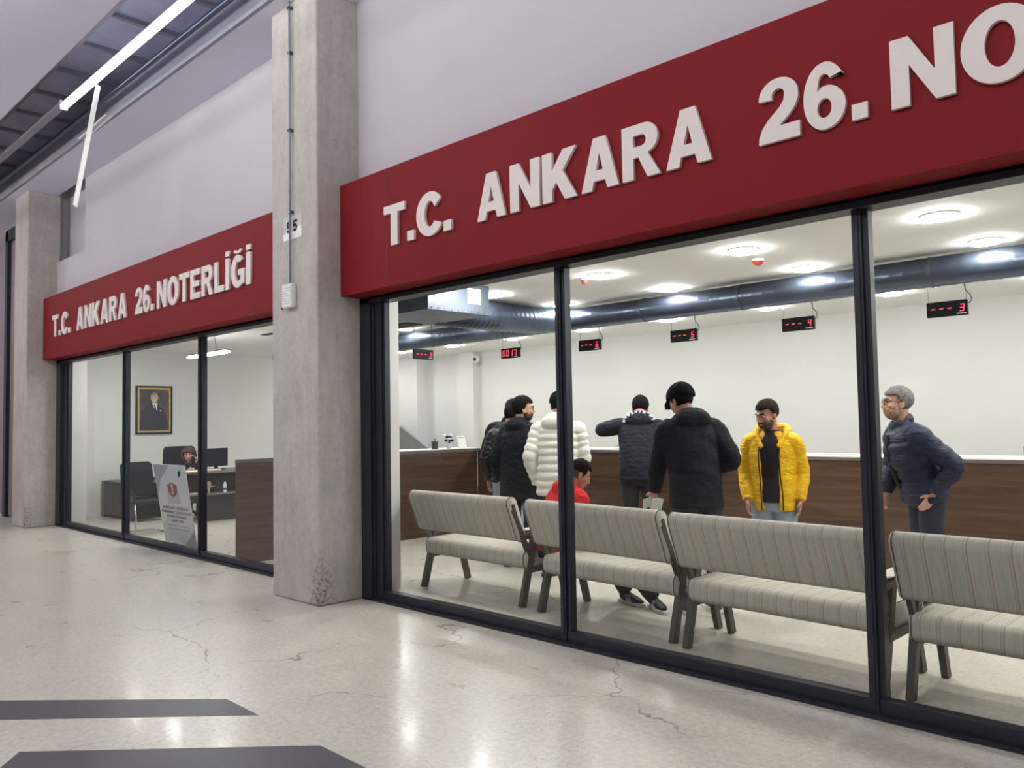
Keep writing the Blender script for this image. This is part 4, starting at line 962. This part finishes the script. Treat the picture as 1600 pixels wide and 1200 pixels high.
    # eyes, brows, lips
    if st.get('face', True):
        for q in (-1, 1):
            bm = bmesh.new(); ell(bm, HP(q * 0.031, 0.081, 0.008), (0.0145 * S, 0.009 * S, 0.0075 * S), HM, 14, 8, 0); ell(bm, HP(q * 0.031, 0.0885, 0.008), (0.0062 * S, 0.0035 * S, 0.0062 * S), HM, 10, 6, 1)
            obj('eye', bm, ['eyewhite', 'iris'], root, smooth=True)
            bm = bmesh.new(); tube(bm, [HP(q * 0.014, 0.101, 0.029), HP(q * 0.034, 0.094, 0.035), HP(q * 0.054, 0.074, 0.028)], [(0.0035, 0.005), (0.004, 0.006), (0.002, 0.003)], 8); obj('eyebrow', bm, st.get('hair', 'hair_black'), root, smooth=True)
        bm = bmesh.new(); tube(bm, [HP(-0.022, 0.089, -0.066), HP(0, 0.100, -0.065), HP(0.022, 0.089, -0.066)], [(0.002, 0.003), (0.004, 0.006), (0.002, 0.003)], 8); obj('mouth', bm, 'lip', root, smooth=True)
    # hair / beard / cap / glasses
    def shell(name, mat, cen, r, keep, th=0.012, disp=0.014, ds=0.018):
        bm = bmesh.new(); ell(bm, (0, 0, 0), r, None, 48, 32)
        bmesh.ops.delete(bm, geom=[f for f in bm.faces if not keep(*(f.calc_center_median() + Vector(cen)))], context='FACES')
        for v in bm.verts: v.co = HP(*(v.co + Vector(cen)))
        o = obj(name, bm, mat, root, smooth=True)
        m = o.modifiers.new('thick', 'SOLIDIFY'); m.thickness = th; m.offset = -0.6
        if disp:
            tx = bpy.data.textures.new('locks', 'CLOUDS'); tx.noise_scale = ds; d = o.modifiers.new('locks', 'DISPLACE'); d.texture = tx; d.strength = disp; d.mid_level = 0.5; d.texture_coords = 'LOCAL'
        return o
    hs = st.get('hairstyle', 'short')
    vol = st.get('vol', 1.0)
    if hs == 'short':
        shell('hair', st['hair'], (0, -0.014, 0.036), (0.086 * vol, 0.107 * vol, 0.100 * vol), lambda x, y, z: (z > 0.062 and y > 0.03) or (y <= 0.03 and z > 0.062 - (0.03 - y) * 1.9 and z > -0.055) )
    elif hs == 'fade':
        shell('hair', st['hair'], (0, -0.014, 0.045), (0.083, 0.104, 0.100), lambda x, y, z: z > (0.075 if y > 0.04 else 0.03), disp=0.016)
        shell('hair_sides', MT.setdefault('stubblehair', plain('shaved_hair', srgb(70, 56, 50), 0.8)), (0, -0.014, 0.030), (0.0785, 0.099, 0.094), lambda x, y, z: y < 0.03 and 0.03 > z > -0.045 and abs(x) > 0.0, th=0.003, disp=0)
    elif hs == 'curly':
        shell('hair', st['hair'], (0, -0.02, 0.0), (0.128, 0.13, 0.145), lambda x, y, z: not (y > 0.035 and z < 0.055) and z > -0.13, th=0.03, disp=0.05, ds=0.025)
    elif hs == 'cap':
        shell('cap', st['cap'], (0, -0.012, 0.035), (0.092 * vol, 0.112 * vol, 0.104 * vol), lambda x, y, z: z > (0.030 if y > 0.02 else 0.030 + (y - 0.02) * 0.25), th=0.008, disp=0)
        if st.get('brim', True):
            bm = bmesh.new(); tube(bm, [HP(0, 0.06, 0.042), HP(0, 0.11, 0.036), HP(0, 0.165, 0.022)], [(0.075 * S, 0.004), (0.07 * S, 0.004), (0.03 * S, 0.003)], 20, side=hrt); obj('brim', bm, st['cap'], root, smooth=True)
        shell('hair', st['hair'], (0, -0.014, 0.030), (0.082, 0.103, 0.096), lambda x, y, z: y < 0.02 and 0.034 > z > -0.05, disp=0.004)
    elif hs == 'headscarf':
        shell('hair', st['hair'], (0, -0.02, 0.01), (0.098, 0.115, 0.13), lambda x, y, z: not (y > 0.04 and z < 0.06) and z > -0.13, th=0.02, disp=0.02)
    if st.get('beard'):
        shell('beard', st['beard'], (0, 0.034, -0.052), (0.066, 0.066, 0.075), lambda x, y, z: (z < -0.050 - 0.0 * abs(x) or (z < -0.012 and y < 0.045) or (z < -0.038 and y > 0.075)) and y > -0.002 and not (abs(x) < 0.026 and -0.074 < z < -0.052), th=0.006, disp=0.006, ds=0.008)
    if st.get('glasses'):
        bm = bmesh.new()
        for q in (-1, 1):
            pp = [HP(q * 0.033 + 0.023 * math.cos(a), 0.104 - 0.012 * abs(0.7 * math.cos(a) + q) * 0.5, 0.004 + 0.019 * math.sin(a)) for a in [i * PI / 10 for i in range(21)]]
            tube(bm, pp, [0.0018] * len(pp), 6, smooth_pts=False)
            tube(bm, [HP(q * 0.056, 0.092, 0.010), HP(q * 0.078, 0.05, 0.010), HP(q * 0.084, -0.01, 0.006)], [0.0018] * 3, 6, smooth_pts=False)
        tube(bm, [HP(-0.011, 0.104, 0.008), HP(0.011, 0.104, 0.008)], [0.0018] * 2, 6, smooth_pts=False)
        obj('glasses', bm, 'black', root)
    # trousers
    bm = bmesh.new(); tw = st.get('tw', 1.0)
    sideT = Vector((1, 0, 0))
    if sit: tube(bm, [P(0, 0, hz - 0.10), P(0, 0, hz), P(0, 0, hz + 0.12)], [(0.17 * s, 0.14 * s), (0.185 * s, 0.14 * s), (0.165 * s, 0.12 * s)], 20, side=sideT)
    else: tube(bm, [P(0, 0, hz - 0.14), P(0, 0, hz - 0.05), P(0, 0, hz + 0.03), Z(0, 0, 1.06)], [(0.155 * s, 0.105 * s), (0.182 * s, 0.128 * s), (0.178 * s, 0.125 * s), (0.160 * s, 0.11 * s)], 22, side=sideT)
    for i in (0, 1):
        k, an = LG[i]; hh = hips[i]
        tube(bm, [hh + Vector((0, 0, 0.0)), hh * 0.5 + k * 0.5, k], [0.103 * s * tw, 0.092 * s * tw, 0.074 * s * tw], 18)
        tube(bm, [k, k * 0.6 + an * 0.4, an - (an - k).normalized() * 0.0 + Vector((0, 0, 0.005))], [0.074 * s * tw, 0.07 * s * tw, 0.062 * s * tw], 16)
    remesh(obj('trousers', bm, st['trousers'], root), 0.010, 3, 0.014, 0.09)
    # shoes
    fd = st.get('feet', ((0, 1), (0, 1)))
    for i in (0, 1):
        k, an = LG[i]; f = Vector((fd[i][0], fd[i][1], 0)).normalized(); side = Vector((f.y, -f.x, 0)); a = Vector((an.x, an.y, an.z - 0.085 * s))
        bm = bmesh.new()
        tube(bm, [a - f * 0.075 * s + Vector((0, 0, 0.045)), a - f * 0.03 * s + Vector((0, 0, 0.062)), a + f * 0.06 * s + Vector((0, 0, 0.052)), a + f * 0.15 * s + Vector((0, 0, 0.040)), a + f * 0.205 * s + Vector((0, 0, 0.032))],
             [(0.025 * s, 0.03 * s), (0.037 * s, 0.05 * s), (0.042 * s, 0.040 * s), (0.046 * s, 0.026 * s), (0.022 * s, 0.016 * s)], 16, side=side)
        tube(bm, [a - f * 0.025 + Vector((0, 0, 0.05)), a - f * 0.02 + Vector((0, 0, 0.12)) * s], [0.045 * s, 0.042 * s], 14)
        so = remesh(obj('shoe', bm, st.get('shoe', 'black'), root), 0.008, 2)
        bm = bmesh.new(); pr = [(-0.095, 0.030), (-0.06, 0.038), (0.02, 0.038), (0.11, 0.050), (0.18, 0.046), (0.222, 0.022), (0.232, 0.0)]
        pts = [a + f * u * s + side * v * s for u, v in pr] + [a + f * u * s - side * v * s for u, v in pr[::-1][1:]]
        prism(bm, [(p.x, p.y) for p in pts], max(0.001, a.z), a.z + 0.028, 'z'); obj('sole', bm, st.get('sole', 'black'), so, bevel=0.006)
        if st.get('stripes'):
            for sd in (-1, 1):
                for j in range(3):
                    u = 0.045 + 0.024 * j; bm = bmesh.new(); c0 = a + f * u * s + side * sd * 0.0445 * s
                    tube(bm, [c0 + Vector((0, 0, 0.032)), c0 - f * 0.022 - side * sd * 0.012 + Vector((0, 0, 0.078))], [(0.006, 0.004)] * 2, 6, side=f, smooth_pts=False); obj('stripe', bm, 'white', so)
    # jacket
    j = st['jacket']; mat = j['mat']; puff = j.get('puff', 0); pitch = j.get('pitch', 0.085); hem = j.get('hem', 0.80); wd = j.get('w', 1.0) * build; gap = j.get('gap')
    amp = puff
    mod = (lambda q, p: 1 + amp * (abs(math.sin(PI * q / pitch)) ** 0.6 - 0.75)) if puff else None
    zs = [hem, 0.94, 1.08, 1.22, 1.34, 1.41, 1.46, 1.49]
    rs = [(0.212, 0.160), (0.208, 0.160), (0.205, 0.158), (0.218, 0.160), (0.225, 0.150), (0.190, 0.125), (0.118, 0.095), (0.085, 0.085)]
    bm = bmesh.new(); sd = Z(1, 0, 1.2) - Z(0, 0, 1.2)
    bulge = j.get('belly', 0.0)
    pts = [Z(0, 0.005 + (bulge if 0.9 < z < 1.25 else 0), z) if z > hz - dz - 0.0 else Vector((0, 0.005, (z + dz))) * s for z in zs]
    if sit and hem < 0.93: pts[0] = P(0, 0.0, hz - 0.04)
    # straighten the part of the coat below the hip under the lean
    tube(bm, pts, [(a * s * wd, c * s * wd) for a, c in rs], 40 if puff or gap else 28, side=sd, ds=0.010 if puff else 0.03, mod=mod, gap=gap)
    sl = j.get('sleeve', 1.0)
    smod = (lambda q, p: 1 + amp * 1.6 * (abs(math.sin(PI * q / (pitch * 0.95))) ** 0.6 - 0.75)) if puff else None
    for i in (0, 1):
        q = -1 if i == 0 else 1; sh = shoulders[i]; e, wv = AR[i]; wr = wv - (wv - e).normalized() * 0.012
        tube(bm, [Z(q * 0.09, 0, 1.40), sh + (e - sh) * 0.10, sh * 0.5 + e * 0.5, e, e * 0.5 + wr * 0.5, wr], [0.072 * s * wd, 0.084 * s * sl, 0.080 * s * sl, 0.070 * s * sl, 0.064 * s * sl, 0.050 * s * sl], 20, ds=0.010 if puff else 0.03, mod=smod)
    col = j.get('collar', 'stand')
    nd = neckdir
    if col == 'stand':
        pp = []
        for a in [i * PI / 12 for i in range(25)]:
            pp.append(neck0 + up * (0.035 + 0.012 * math.cos(a)) * s + HMr(hrt if False else sd.normalized(), 0.088 * math.sin(a) * s) + (up.cross(sd.normalized())) * 0.0 + fwdv(Z, s) * (0.075 * math.cos(a) * -1) * s)
        tube(bm, pp, [(0.022 * s, 0.045 * s)] * 25, 10, side=sd.cross(up), smooth_pts=False)
    if col in ('hood', 'hoodup'):
        fw = fwdv(Z, s)
        ell(bm, neck0 - fw * 0.085 * s + up * 0.005 * s, (0.150 * s, 0.075 * s, 0.085 * s), Matrix((sd.normalized(), fw, up)).transposed(), 24, 14)
        ell(bm, neck0 - fw * 0.055 * s + up * 0.055 * s, (0.115 * s, 0.075 * s, 0.055 * s), Matrix((sd.normalized(), fw, up)).transposed(), 24, 14)
        for q in (-1, 1): tube(bm, [neck0 + sd.normalized() * q * 0.10 * s - fw * 0.05 * s + up * 0.03 * s, neck0 + sd.normalized() * q * 0.095 * s + fw * 0.03 * s + up * 0.02 * s, neck0 + sd.normalized() * q * 0.035 * s + fw * 0.10 * s - up * 0.035 * s], [0.04 * s, 0.034 * s, 0.022 * s], 12)
    remesh(obj(st['jacket'].get('name', 'jacket'), bm, mat, root), 0.0085, 2 if not puff else 1, j.get('disp', 0.012), j.get('dscale', 0.07))
    if st.get('under'):
        bm = bmesh.new(); tube(bm, [P(0, 0.012, hz - 0.06)] + [Z(0, 0.012, z) for z in (0.98, 1.1, 1.22, 1.34, 1.41, 1.46)] + [Z(0, 0.012, 1.50)], [(a * s, c * s) for a, c in ((0.172, 0.132), (0.17, 0.130), (0.165, 0.128), (0.18, 0.132), (0.185, 0.125), (0.15, 0.105), (0.09, 0.08), (0.072, 0.072))], 26, side=sd)
        remesh(obj('sweater', bm, st['under'], root), 0.009, 2, 0.010, 0.08)
    b.sd, b.up, b.neck0, b.AR, b.fw = sd.normalized(), up, neck0, AR, fwdv(Z, s)
    return b
def HMr(v, k): return v * k
def fwdv(Z, s):
    sd = (Z(1, 0, 1.4) - Z(0, 0, 1.4)).normalized(); up = (Z(0, 0, 1.5) - Z(0, 0, 1.3)).normalized(); return up.cross(sd).normalized()

AWAY = Vector((-0.60, 0.80)); RIGHT = Vector((0.72, 0.69)); LEFTD = Vector((-0.72, -0.69)); TOCAM = Vector((0.55, -0.83))
# A: navy jacket, furthest left, back to us, head bowed over the counter
person('person in a plain dark navy jacket stooping at the counter, farthest left and partly hidden', (-6.78, 2.75, 0), (-0.35, 0.94), 1.80, lean=0.26, head=(0.15, 0.45),
       style=dict(hair='hair_brown', trousers='blacktrouser', jacket=dict(mat='navyblack', hem=0.80, collar='stand', w=1.12, sleeve=1.1), face=True), arms=(((-0.27, 0.05, 1.15), (-0.25, 0.30, 1.10)), ((0.27, 0.05, 1.15), (0.25, 0.30, 1.10))), build=1.1)
# B: black-brown puffer, arm hanging, light jeans
person('person in a shiny dark puffer jacket, head hidden behind the man with glasses', (-6.32, 2.30, 0), (-0.30, 0.95), 1.70, lean=0.10, head=(-0.3, 0.35),
       style=dict(hair='hair_black', trousers='jeans', jacket=dict(mat='brownpuff', puff=0.10, pitch=0.062, hem=0.86, collar='stand', w=1.0, sleeve=1.05)), arms=(((-0.27, -0.04, 1.12), (-0.27, 0.02, 0.88)), ((0.25, 0.05, 1.13), (0.22, 0.28, 1.1))))
# C: glasses, beard, black coat, profile to the right
person('person with glasses and dark beard in a black coat, seen in profile facing right', (-5.86, 2.02, 0), (-0.18, 0.98), 1.755, lean=0.05, twist=-0.25, head=(-0.62, 0.05),
       style=dict(hair='hair_black', vol=1.06, beard='beard', glasses=True, skin='skin_pale', trousers='darkjeans', jacket=dict(mat='blackcoat', hem=0.70, collar='hood', w=1.12, sleeve=1.15, disp=0.016)), build=1.08,
       arms=(((-0.27, -0.05, 1.13), (-0.28, 0.02, 0.88)), ((0.27, 0.0, 1.13), (0.27, 0.14, 0.90))))
# D: cream puffer with dark cap
d = person('person in a cream white puffer jacket and black cap seen from behind at the mullion', (-5.22, 1.88, 0), (-0.45, 0.89), 1.79, lean=0.10, head=(-0.1, 0.3),
       style=dict(hair='hair_black', hairstyle='cap', cap='capcloth', brim=False, vol=1.04, trousers='blacktrouser', jacket=dict(mat='whitepuff', puff=0.11, pitch=0.075, hem=0.76, collar='hood', w=1.03, sleeve=1.02, disp=0.004)), build=0.98,
       arms=(((-0.26, -0.06, 1.13), (-0.22, 0.05, 0.86)), ((0.245, 0.06, 1.12), (0.15, 0.30, 1.12))))
# E: lettered hood, leaning on the counter with the left elbow raised
e = person('person in a blue black jacket with white letters on the hood, bending over the counter', (-5.02, 2.98, 0), (-0.50, 0.87), 1.81, lean=0.30, head=(0.0, 0.65),
       style=dict(hair='hair_black', trousers='blacktrouser', face=True, jacket=dict(mat='navyblack', hem=0.84, collar='hood', w=1.02, sleeve=1.08, puff=0.025, pitch=0.05, disp=0.012)), build=0.98,
       arms=(((-0.42, 0.30, 1.36), (-0.10, 0.52, 1.42)), ((0.30, 0.20, 1.14), (0.20, 0.46, 1.24))))
from mathutils.bvhtree import BVHTree
bpy.context.view_layer.update()
etree = BVHTree.FromObject([c for c in e.root.children if c.name.startswith('jacket')][0], bpy.context.evaluated_depsgraph_get())
cu = 'MIDENIM WE'
for i, ch in enumerate(cu):
    if ch == ' ': continue
    a = math.radians(-72 + 140 * i / (len(cu) - 1)); c = bpy.data.curves.new('hood_letter', 'FONT'); c.body = ch; c.size = 0.050; c.extrude = 0.001; c.offset = 0.001; c.align_x = 'CENTER'; c.align_y = 'CENTER'
    o = meshed('hood_letter', c, 'white'); o.parent = e.root
    src = e.neck0 + e.sd * 0.16 * math.sin(a) + e.up * (-0.045 + 0.12 * math.cos(a)) - e.fw * 0.6
    hit, nr, _i, _d = etree.ray_cast(src, e.fw)
    if hit is None: hit, nr = src + e.fw * 0.46, -e.fw
    zd = (nr * 0.35 - e.fw * 0.65).normalized(); xd = (e.sd * math.cos(a) - e.up * math.sin(a)); xd = (xd - zd * xd.dot(zd)).normalized(); yd = zd.cross(xd)
    mm = Matrix((xd, yd, zd)).transposed().to_4x4(); mm.translation = hit + zd * 0.012; o.matrix_local = mm @ Matrix.Diagonal((0.78, 1, 1, 1))
# F: big black coat, black cap, passport in the left hand
f = person('person in a bulky black coat and black cap reading an open passport, head bowed', (-3.40, 1.44, 0), (-0.76, 0.65), 1.80, lean=0.22, twist=0.05, head=(0.40, 0.50),
       style=dict(hair='hair_black', hairstyle='cap', cap='capcloth', vol=1.1, skin='skin_pale', trousers='darkjeans', tw=1.1, shoe='greysweat', sole='white', jacket=dict(mat='blackcoat', hem=0.79, collar='hood', w=1.02, sleeve=1.05, disp=0.02, dscale=0.1)), build=0.98,
       arms=(((-0.245, 0.16, 1.13), (-0.245, 0.30, 0.89)), ((0.28, -0.02, 1.15), (0.22, 0.22, 1.04))), palm=(Vector((0.3, 1, 0)), None), hands=(0.9, 0.4))
t = thing('passport', 'open passport with white pages held by the man in the black cap', 'passport', (0, 0, 0), 0)
t.location = f.root.matrix_basis @ (f.AR[0][1] + Vector((-0.02, 0.035, -0.105))); t.rotation_euler = (0.25, 0, f.root.rotation_euler[2] + 0.15)
for sg, rr in ((-1, 0.35), (1, -0.45)):
    o = obj('page', B(((0 if sg > 0 else -0.09, -0.002, -0.062), (0.09 if sg > 0 else 0, 0.002, 0.062))), 'paper', t); o.rotation_euler = (0, 0.12 * sg, rr)
    q = obj('printed_block', B(((0.02 if sg > 0 else -0.06, -0.0035, -0.045), (0.05 if sg > 0 else -0.02, -0.002, -0.02 if sg < 0 else -0.042))), MT.setdefault('dkred', plain('dark_red_ink', srgb(130, 40, 40), 0.6)), o)
# G: yellow jacket
g = person('person with a dark beard in a yellow quilted jacket, dark sweater and pale jeans', (-3.09, 2.13, 0), (0.36, -0.93), 1.64, lean=0.02, twist=-0.12, head=(-0.55, 0.28),
       style=dict(hair='hair_brown', beard='beard', trousers='jeans', under='sweater', jacket=dict(mat='yellow', hem=0.80, collar='none', w=0.98, sleeve=0.98, gap=(0.42, 0.035), puff=0.035, pitch=0.10, disp=0.014)), build=0.93,
       arms=(((-0.235, -0.05, 1.12), (-0.22, 0.05, 0.88)), ((0.235, -0.04, 1.12), (0.215, 0.08, 0.88))), hands=(0.7, 0.7))
# yellow hood and zip edges as their own parts
bm = bmesh.new(); n0, sd, fw, up = g.neck0, g.sd, g.fw, g.up
tube(bm, [n0 + sd * 0.06 + fw * 0.13 - up * 0.09, n0 + sd * 0.115 + fw * 0.05 + up * 0.0, n0 + sd * 0.11 - fw * 0.05 + up * 0.04, n0 - fw * 0.115 + up * 0.04, n0 - sd * 0.11 - fw * 0.05 + up * 0.04, n0 - sd * 0.115 + fw * 0.05 + up * 0.0, n0 - sd * 0.07 + fw * 0.13 - up * 0.09],
     [(0.018, 0.02), (0.024, 0.035), (0.036, 0.055), (0.045, 0.065), (0.036, 0.055), (0.024, 0.035), (0.018, 0.02)], 14, side=sd)
remesh(obj('hood', bm, 'yellow', g.root), 0.009, 2, 0.01)
for q in (-1, 1):
    bm = bmesh.new(); pts = [g.Z(q * (0.085 if z < 1.3 else 0.075), 0.165, z) if z > 1.0 else g.Z(q * 0.088, 0.168, z) for z in (0.81, 0.95, 1.1, 1.25, 1.36)]
    tube(bm, pts, [(0.005, 0.005)] * 5, 8); obj('zip_edge', bm, 'black', g.root, smooth=True)
# H: grey haired man, navy puffer
h = person('person with grey hair and glasses in a navy puffer jacket, leaning forward', (-2.06, 2.60, 0), (-0.80, -0.60), 1.735, lean=0.32, head=(0.05, -0.02),
       style=dict(hair='hair_grey', beard='beard_grey', glasses=True, skin='skin_pale', trousers='navytrouser', jacket=dict(mat='navy', puff=0.085, pitch=0.10, hem=0.85, collar='stand', w=1.07, sleeve=1.08, belly=0.02, disp=0.006)), build=0.97,
       arms=(((-0.265, -0.10, 1.13), (-0.205, 0.03, 0.91)), ((0.25, 0.16, 1.12), (0.22, 0.24, 0.88))), hands=(0.3, 0.8))
bm = bmesh.new(); tube(bm, [h.neck0 + h.fw * 0.125 - h.up * 0.02, h.neck0 + h.fw * 0.165 - h.up * 0.14, h.neck0 + h.fw * 0.182 - h.up * 0.30, h.neck0 + h.fw * 0.180 - h.up * 0.44], [(0.045, 0.02), (0.05, 0.022), (0.05, 0.022), (0.045, 0.018)], 14, side=h.sd)
remesh(obj('jacket_placket', bm, 'blackcoat', h.root), 0.008, 1)
# I: red hoodie, seated on the bench
person('person in a red hoodie with short dark hair seated on the bench, head bowed', (-4.52, 0.96, 0), (0.30, 0.95), 1.60, lean=0.44, head=(-0.40, 0.50), sit=True, hipz=0.51,
       style=dict(hair='hair_black', hairstyle='fade', trousers='blacktrouser', shoe='black', sole='white', stripes=True, feet=((1, 0.1), (1, -0.25)), jacket=dict(mat='redcloth', name='hoodie', hem=0.90, collar='hood', w=1.0, sleeve=1.05, disp=0.02)),
       arms=(((-0.26, 0.14, 0.80), (-0.08, 0.38, 0.70)), ((0.26, 0.14, 0.80), (0.16, 0.40, 0.70))), legs=(((0.08, 0.44, 0.54), (0.42, 0.54, 0.085)), ((0.30, 0.42, 0.54), (0.74, 0.60, 0.085))))
# J: clerk behind the counter
person('seated clerk with long dark hair in black clothes behind the counter, mostly hidden', (-5.66, 4.72, 0), (0.25, -0.97), 1.60, lean=0.12, head=(0.4, 0.35), sit=True, hipz=0.62,
       style=dict(hair='hair_black', hairstyle='headscarf', skin='skin_pale', glasses=True, trousers='blacktrouser', jacket=dict(mat='blackcoat', hem=0.88, collar='stand')),
       arms=(((-0.24, 0.06, 0.86), (-0.12, 0.28, 0.86)), ((0.24, 0.06, 0.86), (0.12, 0.28, 0.86))), legs=(((-0.11, -0.05, 0.62 - 0.08), (-0.11, 0.0, 0.12)), ((0.11, -0.05, 0.54), (0.11, 0.0, 0.12))))
# W: woman on the telephone in the left office
w_ = person('person with curly brown hair seated at the office desk, phone held to the ear', (-13.30, 1.76, 0), (0.99, -0.10), 1.54, lean=0.10, head=(-0.35, 0.10), sit=True, hipz=0.50,
       style=dict(hair='hair_curl', hairstyle='curly', skin='skin_pale', trousers='blacktrouser', jacket=dict(mat='blackcoat', name='blouse', hem=0.88, collar='none', w=0.9, sleeve=0.75)),
       arms=(((-0.26, 0.22, 0.88), (-0.115, 0.19, 1.10)), ((0.24, 0.10, 0.88), (0.10, 0.32, 0.92))), legs=(((-0.10, 0.40, 0.53), (-0.10, 0.36, 0.085)), ((0.10, 0.40, 0.53), (0.10, 0.36, 0.085))), palm=(Vector((1, -0.2, 0.2)), None), hands=(1.0, 0.3))
t = thing('mobile_phone', 'dark phone held to the ear of the woman at the desk', 'phone', (0, 0, 0))
hw = w_.root.matrix_basis @ w_.HP(-0.097, 0.03, -0.045); t.location = hw; t.rotation_euler = (0.35, 0.1, w_.root.rotation_euler[2] - 0.35)
obj('phone_body', B(((-0.005, -0.035, -0.07), (0.004, 0.035, 0.07))), 'black', t, bevel=0.003); obj('screen', B(((0.004, -0.031, -0.064), (0.0048, 0.031, 0.064))), 'gloss', t)
